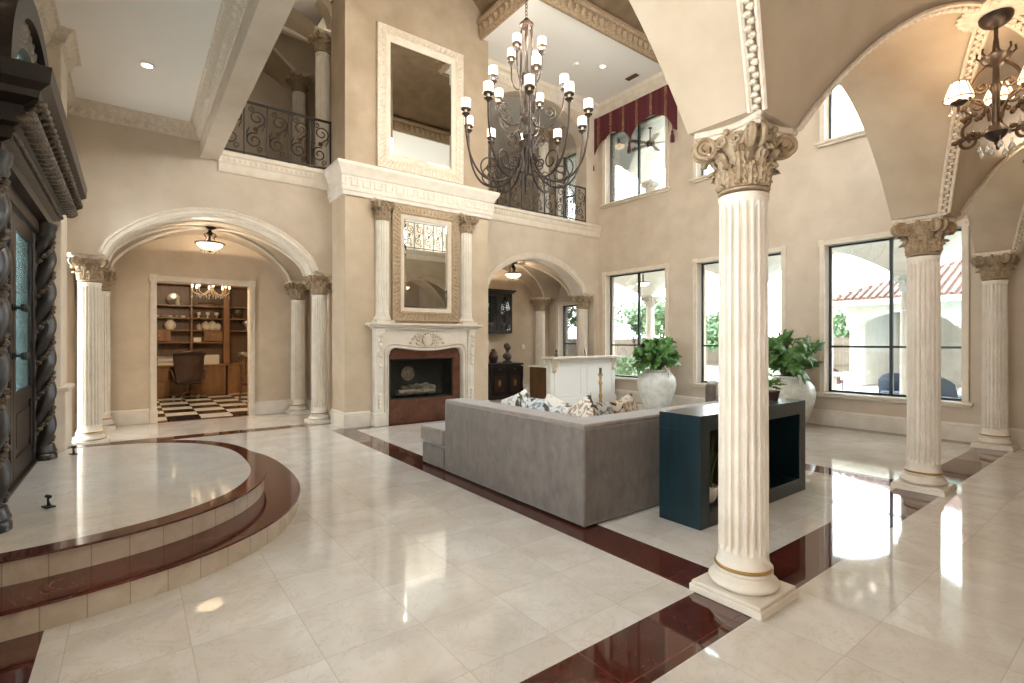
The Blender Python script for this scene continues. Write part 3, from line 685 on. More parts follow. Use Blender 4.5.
# ------------------------------------------------------------------ iron railings
def scroll_panel(w, h):
    m = MB(); q = .011
    for s in (1, -1):
        c = (s * .02, 0, h / 2 + s * h * .235); r = w * .40
        P = spiral(c, (1, 0, 0), (0, 0, 1), r, 1.45, 34, -PI / 2 * s + (0.3 * s), sgn=1)
        m.tube(P[::-1] + [(P[0][0] * .4, 0, h / 2 + s * .02)] , q, 5)
        c2 = (-s * w * .22, 0, h / 2 + s * h * .40); m.tube(spiral(c2, (1, 0, 0), (0, 0, 1), w * .15, 1.3, 20, PI * .5 * s, sgn=-1), q * .8, 5)
        m.tube([(s * w * .30, 0, h / 2 - s * h * .02), (s * w * .42, 0, h / 2 + s * h * .10), (s * w * .40, 0, h / 2 + s * h * .2)], q * .8, 5)
    r_ = MB()
    for k in range(6): a = k * PI / 3; r_.sphere((.026 * cos(a), 0, h / 2 + .026 * sin(a)), (.018, .012, .018), 6, 5)
    r_.sphere((0, -.008, h / 2), .014, 8, 6)
    return m, r_
def railing(label, x0, x1, y, z, n, h=.94, grp='wrought iron balcony railings'):
    t = thing('balcony_railing', label, 'railing', (x0, y, z), 0, grp); L = x1 - x0; w = L / n
    m = MB(); m.box(-.02, -.02, h - .02, L + .02, .02, h); m.box(0, -.012, h - .04, L, .012, h - .02); m.build('handrail', M['iron'], t, bevel=.006)
    m = MB(); m.box(0, -.012, .05, L, .012, .075); m.build('bottom_rail', M['iron'], t, smooth=0)
    pm_, rm = scroll_panel(w * .92, h - .12); first = None
    for i in range(n + 1):
        if first is None:
            p = MB(); p.box(-.011, -.011, 0, .011, .011, h - .03); first = p.build('post', M['iron'], t, smooth=0)
        else: o = first.copy(); C.objects.link(o); o.parent = t; o.location = (i * w, 0, 0)
    f2 = None
    for i in range(n):
        if f2 is None: f2 = pm_.build('scroll', M['iron'], t, smooth=50); f3 = rm.build('rosette', M['antique'], f2, smooth=50); o = f2
        else:
            o = f2.copy(); C.objects.link(o); o.parent = t; k = f3.copy(); C.objects.link(k); k.parent = o
        o.location = ((i + .5) * w, 0, .08)
    return t
railing('dark iron scroll railing of the balcony left of the chimney breast', 1.15, 2.93, YB + .03, 4.6, 5)
railing('dark iron scroll railing of the balcony over the bar arch', 6.0, 9.9, YB + .03, 4.6, 11)
railing('dark iron scroll railing seen reflected in the lower mirror', 4.4, 9.8, 1.74, 4.6, 15)

# ------------------------------------------------------------------ fireplace, mirrors
fp = thing('fireplace_mantel', 'cream carved stone mantel with serpentine opening around the brown marble fireplace', 'fireplace', (4.49, BY, 0))
def fr(x): return x - 4.49
m = MB(); OX0, OX1 = -.80, .74; top = []
xs = [OX0 + (OX1 - OX0) * i / 40 for i in range(41)]
def ztop(x):
    u = (x - OX0) / (OX1 - OX0) * 2 - 1; e = max(0, (abs(u) - .80) / .20); return 1.36 - .035 * cos(u * PI * .9) * 1 - .16 * (1 - sqrt(max(0, 1 - e * e)))
poly = [(-1.05, 0), (OX0, 0)] + [(x, ztop(x)) for x in xs] + [(OX1, 0), (.99, 0), (.99, 1.74), (-1.05, 1.74)]
k = len(poly)
def slab(mb, poly_top, xs, z1, y0, y1):
    P = [(x, ztop(x)) for x in xs]
    for y in (y0, y1): mb.add([(x, y, z) for x, z in P] + [(x, y, z1) for x, _ in P], [(i, i + 1, len(P) + i + 1, len(P) + i) for i in range(len(P) - 1)])
    mb.add([(x, y0, z) for x, z in P] + [(x, y1, z) for x, z in P], [(i, i + 1, len(P) + i + 1, len(P) + i) for i in range(len(P) - 1)])
slab(m, None, xs, 1.72, -.13, 0); m.box(-1.05, -.13, 0, OX0, 0, 1.72); m.box(OX1, -.13, 0, .99, 0, 1.72)
m.build('surround', M['stone'], fp, smooth=30)
for i, (d, w) in enumerate(((.02, .03), (.075, .022))):                  # stepped edge mouldings round the opening
    P = [(OX0 - d, .18)] + [(x + (x - (OX0 + OX1) / 2) / (OX1 - OX0) * 2 * d, ztop(x) + d) for x in xs] + [(OX1 + d, .18)]
    q = MB(); q.sweep([(-w / 2, 0), (-w / 2, .02), (0, .032), (w / 2, .02), (w / 2, 0)], P, mp=lambda a, b, h: (a, -.13 - h, b)); q.build('moulding', M['stone'], fp, smooth=50)
m = MB(); m.box(-1.10, -.20, 1.72, 1.04, 0, 1.755); m.box(-1.14, -.24, 1.755, 1.08, 0, 1.79); m.box(-1.19, -.29, 1.79, 1.13, 0, 1.83); m.build('shelf', M['stone'], fp, bevel=.012)
for s, x in ((-1, -.985), (1, .925)):
    m = MB(); m.box(x - .10, -.19, 0, x + .10, 0, .22); m.box(x - .11, -.2, .2, x + .11, 0, .235); m.build('leg_block', M['stone'], fp, bevel=.008)
    m = MB()
    def pr(z): return -.16 - .07 * max(0, (z - .9) / .8) ** 2
    m.prism([(0, .235), (-.16, .235)] + [(pr(.235 + 1.485 * i / 14), .235 + 1.485 * i / 14) for i in range(15)] + [(0, 1.72)], x - .075, x + .075, 'x'); m.box(x - .035, -.175, .62, x + .035, -.15, 1.05)
    m.build('leg', M['stone'], fp, bevel=.006)
    m = MB()
    for i in range(7):
        z = 1.62 - i * .09; acanthus_leaf_w = .05 * (1 - i * .07); m.sphere((x, pr(z) - .012, z), (acanthus_leaf_w, .028, .045), 8, 6); m.sphere((x + .03 * (-1) ** i, pr(z) - .02, z - .03), (.022, .02, .03), 6, 5)
    m.build('carving', M['stone'], fp, smooth=60); m = MB()
    for i in range(4): m.sphere((x, -.178, .55 - i * .07), (.04 - .005 * i, .03, .04), 8, 6)
    m.build('carving', M['stone'], fp, smooth=60)
m = MB(); m.sphere((-.03, -.14, 1.53), (.12, .055, .14), 14, 10)
for s in (-1, 1):
    m.tube(spiral((-.03 + s * .19, -.15, 1.58), (1, 0, 0), (0, 0, 1), .07, 1.3, 22, PI / 2, sgn=s), .02, 6); m.tube(spiral((-.03 + s * .17, -.15, 1.45), (1, 0, 0), (0, 0, 1), .05, 1.3, 22, -PI / 2, sgn=-s), .017, 6)
    for i in range(5): m.sphere((-.03 + s * (.14 + .05 * i), -.14, 1.64 - .02 * i * i * .5), (.04, .03, .025), 8, 5); m.sphere((-.03 + s * (.10 + .03 * i), -.145, 1.42 + .012 * i), (.026, .024, .03), 8, 5)
for i in range(7): m.sphere((-.03 + .1 * cos(PI * i / 6), -.18, 1.53 + .13 * sin(PI * i / 6)), .022, 6, 5)
m.build('cartouche', M['carve'], fp, smooth=60)
m = MB(); m.box(-.82, -.045, 1.19, .76, .0, 1.45); m.box(-.82, -.045, .0, .76, 0, .43); m.box(-.82, -.045, .43, -.74, 0, 1.19); m.box(.58, -.045, .43, .76, 0, 1.19); lbl(m.build('marble_facing', M['brownmarble'], fp, smooth=0), 'brown marble facing')
fb = thing('firebox_insert', 'black gas firebox with glass front and ceramic logs inside the mantel', 'firebox', (4.41, BY, .43))
m = MB(); m.box(-.66, .38, .0, .66, .4, .75); m.box(-.66, .0, 0, .66, .38, .012); m.box(-.66, 0, .735, .66, .38, .75); m.box(-.66, 0, .012, -.645, .38, .735); m.box(.645, 0, .012, .66, .38, .735); m.build('body', M['soot'], fb, smooth=0)
m = MB()
for z in (.0, .73): m.box(-.66, -.03, z, .66, -.005, z + .025)
for x in (-.66, .635): m.box(x, -.03, 0, x + .025, -.005, .755)
m.build('front_frame', M['black'], fb, smooth=0)
m = MB(); m.box(-.64, -.02, .02, .64, -.012, .735); m.build('pane', M['glassdk'], fb, smooth=0)
lg = []
for i, (a, b, r) in enumerate((((-.42, .16, .10), (.35, .14, .11), .055), ((-.30, .26, .15), (.40, .22, .17), .06), ((-.2, .14, .20), (.28, .25, .22), .045))):
    m = MB(); A, B = Vector(a), Vector(b); m.tube([A.lerp(B, t / 8) + Vector((0, .015 * sin(t), .012 * cos(2 * t))) for t in range(9)], [r * (1 + .12 * sin(3 * t)) for t in range(9)], 10); m.build('log', M['log'], fb, smooth=50)
m = MB()
for i in range(16): m.box(-.45 + i * .055, .08, .012, -.44 + i * .055, .3, .03)
m.build('grate', M['black'], fb, smooth=0)
m = MB(); m.lathe([(0, 0), (.13, .004), (.14, .015), (.125, .02), (0, .012)], 28); m.xf(Matrix.Translation((-.13, .34, .45)) @ Matrix.Rotation(PI / 2, 4, 'X')); m.build('medallion', M['log'], fb)

def mirror(label, xc, y, z0, w, h, fw, mat):
    t = thing('wall_mirror', label, 'mirror', (xc, y, z0), 0, 'framed mirrors on the chimney breast')
    P = [(-w / 2, 0), (-w / 2, h), (w / 2, h), (w / 2, 0)]
    m = MB(); m.sweep([(0, 0), (0, .05), (.012, .065), (.02, .06, 1), (fw * .62, .075, 1), (fw * .66, .06), (fw * .72, .05)], P, mp=lambda a, b, q: (a, -q, b), closed=True, flip=True, relief=acanthus(.085, .02), step=.018)
    m.build('frame', mat, t, smooth=45)
    m = MB(); m.sweep([(fw * .70, .02), (fw * .72, .052), (fw * .78, .045), (fw * .94, .035), (fw * 1.0, .028), (fw, .01)], P, mp=lambda a, b, q: (a, -q, b), closed=True, flip=True); m.build('liner', M['trim'], t, smooth=30)
    a, b, e = w / 2 - fw, h - fw, .045                       # bevelled plate
    v = [(-a, -.016, fw), (a, -.016, fw), (a, -.016, b), (-a, -.016, b), (-a + e, -.022, fw + e), (a - e, -.022, fw + e), (a - e, -.022, b - e), (-a + e, -.022, b - e)]
    m = MB(); m.add(v, [(0, 1, 5, 4), (1, 2, 6, 5), (2, 3, 7, 6), (3, 0, 4, 7), (4, 5, 6, 7)]); m.build('plate', M['mirror'], t, smooth=0)
    m = MB(); m.box(-w / 2 + .01, -.012, .01, w / 2 - .01, 0, h - .01); m.build('backing', M['wooddk'], t, smooth=0)
    return t
mirror('gilt framed mirror directly above the fireplace mantel between half columns', 4.50, BY, 1.88, 1.42, 2.15, .25, M['gilt'])
mirror('tall carved frame mirror above the stone cornice', 4.41, BY, 4.63, 1.80, 2.60, .26, M['carve'])
def pilaster(x, label):
    t = thing('half_column', label, 'column', (x, BY, 1.83), 0, 'half columns beside the lower mirror'); H = 2.21
    m = MB(); m.box(-.17, -.22, 0, .17, 0, .05); m.lathe([(0, .05), (.15, .05), (.16, .07), (.15, .10), (.13, .115), (.132, .135), (.12, .15), (0, .151)], 32, c=(0, -.06, 0)); m.build('base', M['stone'], t, bevel=.004)
    def fl_(a, z):
        k = min(1, max(0, (z - .2) / .04)) * min(1, max(0, (1.82 - z) / .04)); q = (a * 16 / (2 * PI)) % 1
        return 1 if q > .74 else 1 - .12 * k * sqrt(max(0, 1 - (2 * q / .74 - 1) ** 2))
    m = MB(); m.lathe([(.118, z) for z in (.15, .2, .215, .23, .245, .6, 1.2, 1.7, 1.75, 1.77, 1.79, 1.80, 1.83)], 112, c=(0, -.06, 0), mod=fl_); m.build('shaft', M['stone'], t, smooth=28)
    c, ab = make_capital(); c.xf(Matrix.Translation((0, -.06, 1.82)) @ Matrix.Diagonal((.84, .84, .84, 1))); c.build('capital', M['capital'], t, smooth=50)
    m = MB(); m.box(-.19, -.24, 2.155, .19, 0, 2.21); m.build('abacus', M['stone'], t, bevel=.01)
    return t
pl_ = pilaster(3.60, 'slim half column on the mantel shelf left of the lower mirror'); dup(pl_, (5.36, BY, 1.83), 0, 'slim half column on the mantel shelf right of the lower mirror')
# ------------------------------------------------------------------ lamps
def bez(p, n=24):
    """smooth path through 2-D/3-D points (Catmull-Rom)"""
    P = [Vector(q) for q in p]; P = [P[0] * 2 - P[1]] + P + [P[-1] * 2 - P[-2]]; L = []
    for i in range(1, len(P) - 2):
        a, b, c, d = P[i - 1:i + 3]
        for k in range(n // (len(P) - 3) + 1):
            t = k / (n // (len(P) - 3) + 1); L.append(.5 * ((2 * b) + (c - a) * t + (2 * a - 5 * b + 4 * c - d) * t * t + (3 * b - a - 3 * c + d) * t ** 3))
    return [tuple(q) for q in L] + [tuple(P[-2])]
def xz(L): return [(p[0], 0, p[-1]) for p in L]
def lamp(name, loc, power, col=(1, .92, .8), r=.06):
    l = bpy.data.lights.new(name, 'POINT'); l.energy = power; l.color = col; l.shadow_soft_size = r
    o = bpy.data.objects.new(name, l); C.objects.link(o); o.location = loc; return o
def drum(t, rr, h):
    m = MB(); m.lathe([(rr * .94, 0), (rr, 0), (rr, h), (rr * .94, h), (rr * .94, 0)], 24); return m
def arm_part(parent, name, path, r, tip, ang, shade_r=.062, shade_h=.135, scroll=None):
    m = MB(); m.tube(xz(bez(path, 30)), r, 8)
    for s in scroll or []: m.tube(s, r * .75, 6)
    a = m.build(name, M['bronze'], parent, smooth=60); a.rotation_euler = (0, 0, ang)
    x, z = tip
    m = MB(); m.lathe([(0, -.03), (.022, -.03), (.03, -.01), (.05, .0), (.056, .012), (.03, .012), (0, .012)], 16, c=(x, 0, z)); m.build('drip_pan', M['bronze'], a, smooth=50)
    m = MB(); m.lathe([(0, .012), (.018, .012), (.018, .07), (.02, .075), (.012, .09), (0, .1)], 12, c=(x, 0, z)); m.build('candle', M['candle'], a)
    m = MB(); m.lathe([(shade_r * .9, .07), (shade_r, .07), (shade_r, .07 + shade_h), (shade_r * .9, .07 + shade_h)], 22, c=(x, 0, z)); m.lathe([(0, .10), (shade_r * .93, .10)], 22, c=(x, 0, z)); m.build('shade', M['shade'], a, recalc=False)
    m = MB(); m.lathe([(shade_r, .066), (shade_r * 1.05, .066), (shade_r * 1.05, .084), (shade_r, .084)], 22, c=(x, 0, z)); m.build('shade_ring', M['bronze'], a)
    return a
def rep_arm(a, parent, ang):
    c = copy_tree(a, parent); c.rotation_euler = (0, 0, ang); return c
CX, CY = 4.43, 5.53
ch = thing('chandelier', 'large three-tier bronze chandelier with many small lit drum shades', 'chandelier', (CX, CY, 0))
m = MB(); m.lathe([(0, 3.82), (.02, 3.83), (.04, 3.88), (.025, 3.94), (.03, 4.1), (.06, 4.16), (.10, 4.19), (.115, 4.25), (.12, 4.29), (.05, 4.33), (.035, 4.35), (.05, 4.36), (.06, 4.42), (.035, 4.46), (.03, 4.54), (.09, 4.6), (.10, 4.66), (.06, 4.72), (.03, 4.8), (.025, 5.1), (.06, 5.14), (.075, 5.2), (.06, 5.26), (.02, 5.3), (.02, 6.0), (.0, 6.0)], 24); m.build('stem', M['bronze'], ch, smooth=50)
m = MB()
for k in range(6):
    a = k * PI / 3; e = (cos(a), sin(a)); P = bez([(.10, 4.66), (.085, 4.9), (.10, 5.16), (.085, 5.5), (.09, 5.8), (.055, 5.95), (.02, 6.0)], 30); m.tube([(x * e[0], x * e[1], z) for x, z in P], .010, 6)
m.lathe([(.06, 5.90), (.095, 5.92), (.10, 5.95), (.06, 5.99), (.03, 6.03), (0, 6.03)], 20); m.build('cage', M['bronze'], ch, smooth=50)
m = MB(); z = 6.03; k = 0
while z < 8.88:
    L = [(.018 * cos(2 * PI * i / 10) * (1 if k % 2 else 0), .018 * cos(2 * PI * i / 10) * (0 if k % 2 else 1), z + .03 + .032 * sin(2 * PI * i / 10)) for i in range(10)]; m.tube(L, .005, 5, closed=True); z += .05; k += 1
m.lathe([(0, 8.84), (.09, 8.84), (.10, 8.87), (.06, 8.9), (0, 8.9)], 20); m.build('chain', M['bronze'], ch, smooth=60)
s1 = [xz(spiral((.52, 0, 3.90), (1, 0, 0), (0, 0, 1), .16, 1.4, 30, -PI / 2, sgn=1)), xz(bez([(.11, 4.25), (.2, 4.40), (.27, 4.33), (.22, 4.27)], 16)), xz(spiral((.20, 0, 4.0), (1, 0, 0), (0, 0, 1), .08, 1.3, 20, PI / 2, sgn=1))]
a1 = arm_part(ch, 'lower_arm', [(.08, 4.26), (.11, 4.05), (.22, 3.82), (.42, 3.71), (.64, 3.77), (.79, 3.98), (.86, 4.28), (.87, 4.54)], .015, (.87, 4.56), .31, scroll=s1)
for k in range(1, 10): rep_arm(a1, ch, .31 + k * 2 * PI / 10)
s2 = [[(x, 0, z) for x, _, z in spiral((.33, 0, 4.70), (1, 0, 0), (0, 0, 1), .09, 1.4, 26, -PI / 2, sgn=1)]]
a2 = arm_part(ch, 'middle_arm', [(.08, 4.62), (.14, 4.52), (.26, 4.49), (.40, 4.56), (.50, 4.74), (.53, 4.98)], .012, (.53, 5.0), -2.0, scroll=s2)
for k in range(1, 5): rep_arm(a2, ch, -2.0 + k * 2 * PI / 5)
a3 = arm_part(ch, 'upper_arm', [(.06, 5.18), (.10, 5.08), (.18, 5.10), (.245, 5.24), (.25, 5.46)], .010, (.25, 5.48), .35, shade_r=.058, shade_h=.125)
for k in range(1, 4): rep_arm(a3, ch, .35 + k * PI / 2)
# crystal chandelier of the aisle
c2 = thing('crystal_chandelier', 'small bronze chandelier with flared shades and crystal drops under the vault', 'chandelier', (4.73, .76, 0), .2); AX = .19
m = MB(); m.lathe([(0, 3.735), (.16, 3.735), (.19, 3.755), (.2, 3.775), (0, 3.776)], 30)
for k in range(20): m.sphere((.185 * cos(k * PI / 10), .185 * sin(k * PI / 10), 3.752), (.03, .03, .018), 6, 4)
m.build('ceiling_medallion', M['carve'], c2, smooth=60)
m = MB(); m.lathe([(0, 3.65), (.03, 3.65), (.07, 3.675), (.088, 3.70), (.092, 3.725), (.08, 3.735), (0, 3.736)], 28); m.lathe([(0, 3.56), (.012, 3.56), (.012, 3.66), (0, 3.66)], 8); m.build('canopy', M['bronze'], c2, smooth=50)
m = MB(); m.lathe([(0, 2.86), (.015, 2.87), (.05, 2.90), (.07, 2.93), (.045, 2.97), (.02, 3.0), (.022, 3.2), (.035, 3.24), (.02, 3.28), (.018, 3.38), (.07, 3.42), (.085, 3.45), (.05, 3.46), (.02, 3.5), (.014, 3.57), (0, 3.57)], 20)
for k in range(8): a = k * PI / 4; m.tube([(.07 * cos(a), .07 * sin(a), 3.44), (.10 * cos(a), .10 * sin(a), 3.47), (.095 * cos(a), .095 * sin(a), 3.50)], .007, 5)
m.build('stem', M['bronze'], c2, smooth=50)
m = MB()
q = xz(bez([(.03, 2.98), (.08, 2.92), (.16, 2.93), (.17, 3.0), (.13, 3.05), (.16, 3.13), (.19, 3.12), (.19, 3.17)], 30)); m.tube(q, .011, 6); m.tube([(x, 0, z) for x, _, z in spiral((.10, 0, 3.14), (1, 0, 0), (0, 0, 1), .06, 1.2, 22, -PI / 2, sgn=1)], .010, 6); m.tube(xz(bez([(.03, 3.02), (.05, 3.12), (.13, 3.2), (.11, 3.32), (.05, 3.40)], 20)), .010, 6)
for i in range(6): m.sphere((.06 + .03 * i, .012 * (-1) ** i, 2.93 + .02 * sin(i)), (.022, .014, .018), 6, 5)
m.tube([(x, 0, z) for x, _, z in spiral((.15, 0, 2.90), (1, 0, 0), (0, 0, 1), .055, 1.3, 22, PI / 2, sgn=1)], .011, 6); m.tube([(x, 0, z) for x, _, z in spiral((.07, 0, 3.26), (1, 0, 0), (0, 0, 1), .04, 1.3, 20, 0, sgn=-1)], .009, 6)
for i in range(9): m.sphere((.05 + .015 * i, .014 * (-1) ** i, 3.07 + .022 * cos(i * 1.3)), (.016, .012, .02), 6, 5)
arm = m.build('arm', M['antique'], c2, smooth=60)
for k in range(8):
    a = k * PI / 4 + .2; m = MB(); m.lathe([(0, 0), (.010, .006), (.016, .022), (.009, .042), (.002, .055), (.002, .085), (0, .085)], 8, c=(.085 * cos(a), .085 * sin(a), 2.80 - .02 * (k % 2))); m.build('crystal_drop', M['crystal'], c2)
m = MB(); m.lathe([(0, 3.16), (.02, 3.17), (.045, 3.185), (.05, 3.195), (.02, 3.195), (.014, 3.20), (.014, 3.25), (0, 3.26)], 14, c=(AX, 0, 0)); m.build('candle_cup', M['bronze'], arm)
m = MB(); m.lathe([(.084, 3.215), (.087, 3.215), (.048, 3.33), (.045, 3.33)], 20, c=(AX, 0, 0)); m.build('shade', M['shade2'], arm, recalc=False)
m = MB()
for k in range(8): a = k * PI / 4; m.tube([(AX + .088 * cos(a), .088 * sin(a), 3.215), (AX + .049 * cos(a), .049 * sin(a), 3.33)], .003, 4)
m.tube([(AX + .087 * cos(k * PI / 10), .087 * sin(k * PI / 10), 3.215) for k in range(20)], .004, 4, closed=True); m.tube([(AX + .048 * cos(k * PI / 10), .048 * sin(k * PI / 10), 3.33) for k in range(20)], .004, 4, closed=True); m.build('shade_rib', M['bronze'], arm)
m = MB()
for dx, dz, s in ((AX, -.03, 1), (AX - .045, -.02, .8), (AX + .045, -.02, .8), (.12, -.09, 1), (.16, -.06, .7), (.07, -.12, 1.0)):
    m = MB(); m.lathe([(0, 0), (.010 * s, .006), (.015 * s, .02), (.009 * s, .04), (.002, .055), (.002, .075), (0, .075)], 8, c=(dx, 0, (3.12 if dx > .13 else 3.02) + dz)); m.build('crystal_drop', M['crystal'], arm)
arm.rotation_euler = (0, 0, 1.83 - .2)
for a in (-1.66 - .2, .09 - .2): rep_arm(arm, c2, a)
def pendant(label, x, y, z):
    t = thing('pendant_lamp', label, 'lamp', (x, y, z), 0, 'bowl pendant lamps in the arches'); t.scale = (1.18, 1.18, 1.05)
    m = MB(); m.lathe([(0, 0), (.09, 0), (.10, -.02), (.06, -.045), (.02, -.05), (0, -.05)], 22); m.build('canopy', M['bronze'], t)
    m = MB(); m.lathe([(0, -.05), (.015, -.05), (.03, -.09), (.05, -.11), (.03, -.14), (.012, -.16), (.012, -.26), (0, -.26)], 14)
    for k in range(3):
        a = k * 2 * PI / 3 + .3; m.tube([(x_ * cos(a), x_ * sin(a), z_) for x_, z_ in bez([(.03, -.10), (.09, -.13), (.06, -.19), (.10, -.25), (.19, -.27)], 20)], .009, 6)
    m.lathe([(.175, -.27), (.2, -.275), (.205, -.29), (.19, -.30), (.17, -.295)], 32); m.lathe([(0, -.44), (.012, -.435), (.02, -.42), (.03, -.405), (0, -.40)], 12); m.build('metalwork', M['bronze'], t, smooth=50)
    m = MB(); m.lathe([(.17, -.275), (.18, -.29), (.165, -.33), (.12, -.37), (.06, -.395), (0, -.40)], 32); m.build('bowl', M['bowl'], t)
    m = MB()
    for k in range(6): a = k * PI / 3; m = MB(); m.lathe([(0, -.45), (.01, -.44), (.014, -.42), (.004, -.37), (0, -.34)], 8, c=(.11 * cos(a), .11 * sin(a), 0)); m.build('crystal_drop', M['crystal'], t)
    lamp('pendant_light', (x, y, z - .30), 85, (1, .82, .62), r=.05); return t
pendant('lit bowl pendant lamp hanging in the hall before the study', 1.13, 10.5, 3.56); pendant('lit bowl pendant lamp hanging inside the bar arch', 7.93, 10.45, 3.56); pendant('bowl pendant lamp seen only as a reflection in the lower mirror', 7.7, .785, 3.74)
def downlight(label, x, y, z, on=True):
    t = thing('recessed_light', label, 'ceiling light', (x, y, z), 0, 'recessed ceiling lights')
    m = MB(); m.lathe([(.055, -.002), (.06, -.012), (.085, -.01), (.09, 0), (.055, 0)], 28); m.build('rim', M['white'], t)
    m = MB(); m.lathe([(0, -.004), (.056, -.004), (.056, -.001), (0, -.001)], 24); m.build('lens', M['down'], t)
    l = bpy.data.lights.new('spot', 'SPOT'); l.energy = 18; l.spot_size = 1.9; l.spot_blend = .8; l.color = (1, .88, .72); l.shadow_soft_size = .06; o = bpy.data.objects.new('downlight', l); C.objects.link(o); o.location = (x, y, z - .03)
downlight('recessed light in the white foyer ceiling above the entry platform', .158, 7.66, ZC); downlight('recessed light in the high white ceiling by the striped valance', 8.55, 7.9, ZW)
downlight('recessed light in the high white ceiling seen in the upper mirror', 4.9 + 1.5, 2.1, ZW)
m = MB(); m.box(-.16, -.07, -.012, .16, -.055, 0); m.box(-.16, .055, -.012, .16, .07, 0); m.box(-.16, -.055, -.012, -.145, .055, 0); m.box(.145, -.055, -.012, .16, .055, 0)
for i in range(7): m.box(-.145, -.048 + i * .016, -.010, .145, -.042 + i * .016, -.002)
v = m.build('air_vent', M['wooddk'], smooth=0); v.location = (9.45, 7.8, ZW); v.rotation_euler = (0, 0, PI / 2); tag(v, 'slim dark air vent in the white ceiling above the valance', 'vent')
m = MB(); m.lathe([(0, -.035), (.05, -.035), (.065, -.02), (.07, 0), (0, 0)], 24); v = m.build('smoke_detector', M['white']); v.location = (8.0, 8.2, ZW); tag(v, 'round white smoke detector on the high white ceiling', 'smoke detector')

# ------------------------------------------------------------------ sofa, console, table
def lobed_leaf(mb, base, d, up, size):
    d = Vector(d).normalized(); s = d.cross(Vector(up)).normalized(); n = s.cross(d).normalized(); b = Vector(base); pts = []; N = 22
    for i in range(N):
        a = PI * (2 * i / N - 1) * .9; r = size * (.34 + .66 * (1 - abs(a) / PI) ** .7) * (.80 + .20 * cos(7 * a))
        l, w = r * cos(a) + size * .12, r * sin(a) * .85
        pts.append(b + d * l + s * w - n * ((l / size) ** 2 * size * .32 + abs(w) * .12))
    c = b + d * size * .1 + n * .01
    mb.add([c] + pts, [(0, i + 1, i + 2) for i in range(N - 1)])
sf = thing('sectional_sofa', 'large taupe velvet sectional sofa with its back to the camera', 'sofa', (2.88, 2.86, 0))
def rbox(nm, mat, x0, y0, z0, x1, y1, z1, par, bev=.03, seg=3):
    m = MB(); m.box(x0, y0, z0, x1, y1, z1); o = m.build(nm, mat, par, bevel=bev, smooth=60); o.modifiers['Bevel'].segments = seg; return o
def lprism(nm, mat, L0, L1, th, e, z0, z1, bev):
    m = MB(); m.prism([(e, e), (L1 - e, e), (L1 - e, th), (th, th), (th, L0 - e), (e, L0 - e)], z0, z1); o = m.build(nm, mat, sf, bevel=bev, smooth=60); o.modifiers['Bevel'].segments = 3
lprism('back', M['velvet'], 2.24, 2.35, .30, 0, .016, .80, .016); lprism('back_top', M['velvet2'], 2.24, 2.35, .30, .004, .795, .835, .016)
rbox('seat_base', M['velvet'], .30, .30, .016, 1.02, 2.24, .27, sf, .02); rbox('seat_base', M['velvet'], 1.021, .30, .016, 2.35, 1.02, .27, sf, .02)
for y0, y1 in ((.31, 1.02), (1.03, 2.23)): rbox('seat_cushion', M['velvet2'], .31, y0, .275, 1.04, y1, .45, sf, .045)
for x0, x1 in ((1.05, 1.69), (1.70, 2.34)): rbox('seat_cushion', M['velvet2'], x0, .31, .275, x1, 1.04, .45, sf, .045)
rbox('arm', M['velvet'], 2.351, 0, .016, 2.58, 1.02, .62, sf, .03)
rbox('chaise_base', M['velvet'], 0, 2.25, .016, 1.25, 2.80, .265, sf, .02); rbox('chaise_cushion', M['velvet2'], -.02, 2.25, .285, 1.27, 2.82, .47, sf, .03)
for x, y in ((.08, .08), (.08, 2.15), (2.45, .08), (2.45, .9), (.1, 2.7), (1.15, 2.7), (.9, 1.0)):
    m = MB(); m.lathe([(0, 0), (.016, 0), (.022, .018), (0, .018)], 12, c=(x, y, 0)); m.build('foot', M['silver'], sf)
def pillow(label, loc, rot, mat, s=.46):
    m = MB(); n = 14
    def f(sg):
        def g(u, v):
            a, b = 2 * u - 1, 2 * v - 1; e = (1 - a ** 4) * (1 - b ** 4); pin = 1 - .07 * (1 - abs(a * b)) * (abs(a) ** 6 + abs(b) ** 6)
            return (a * s / 2 * pin, sg * (.075 * e ** .55 + .012 * e * sin(5 * a + 3 * b)), b * s / 2 * pin)
        return g
    m.grid(f(1), n, n); m.grid(f(-1), n, n); o = m.build('throw_pillow', mat, smooth=80); o.location = loc; o.rotation_euler = rot
    return tag(o, label, 'pillow', 'patterned throw pillows on the sofa')
rz = PI / 2
pillow('patterned pillow with a pointed corner, furthest along the sofa back from the corner', (3.36, 4.40, .685), (.22, .35, rz), M['pillow'], .50)
pillow('grey blue patterned pillow second from the far end of the sofa back', (3.36, 4.02, .675), (.28, .06, rz), M['pillowb'], .50)
pillow('pale ink-print pillow in the middle of the pillow row', (3.37, 3.72, .68), (.25, -.25, rz + .15), M['pillow'], .50)
pillow('tan and black patterned pillow lying nearest the sofa corner', (3.37, 3.42, .685), (.24, .5, rz - .1), M['pillowc'], .52)
pillow('light patterned pillow just past the corner on the short sofa side', (3.62, 3.33, .68), (.22, -.1, PI + .3), M['pillowb'], .50)
pillow('black edged patterned pillow at the console end of the pillow row', (3.95, 3.37, .685), (.25, .2, PI), M['pillowc'], .50)

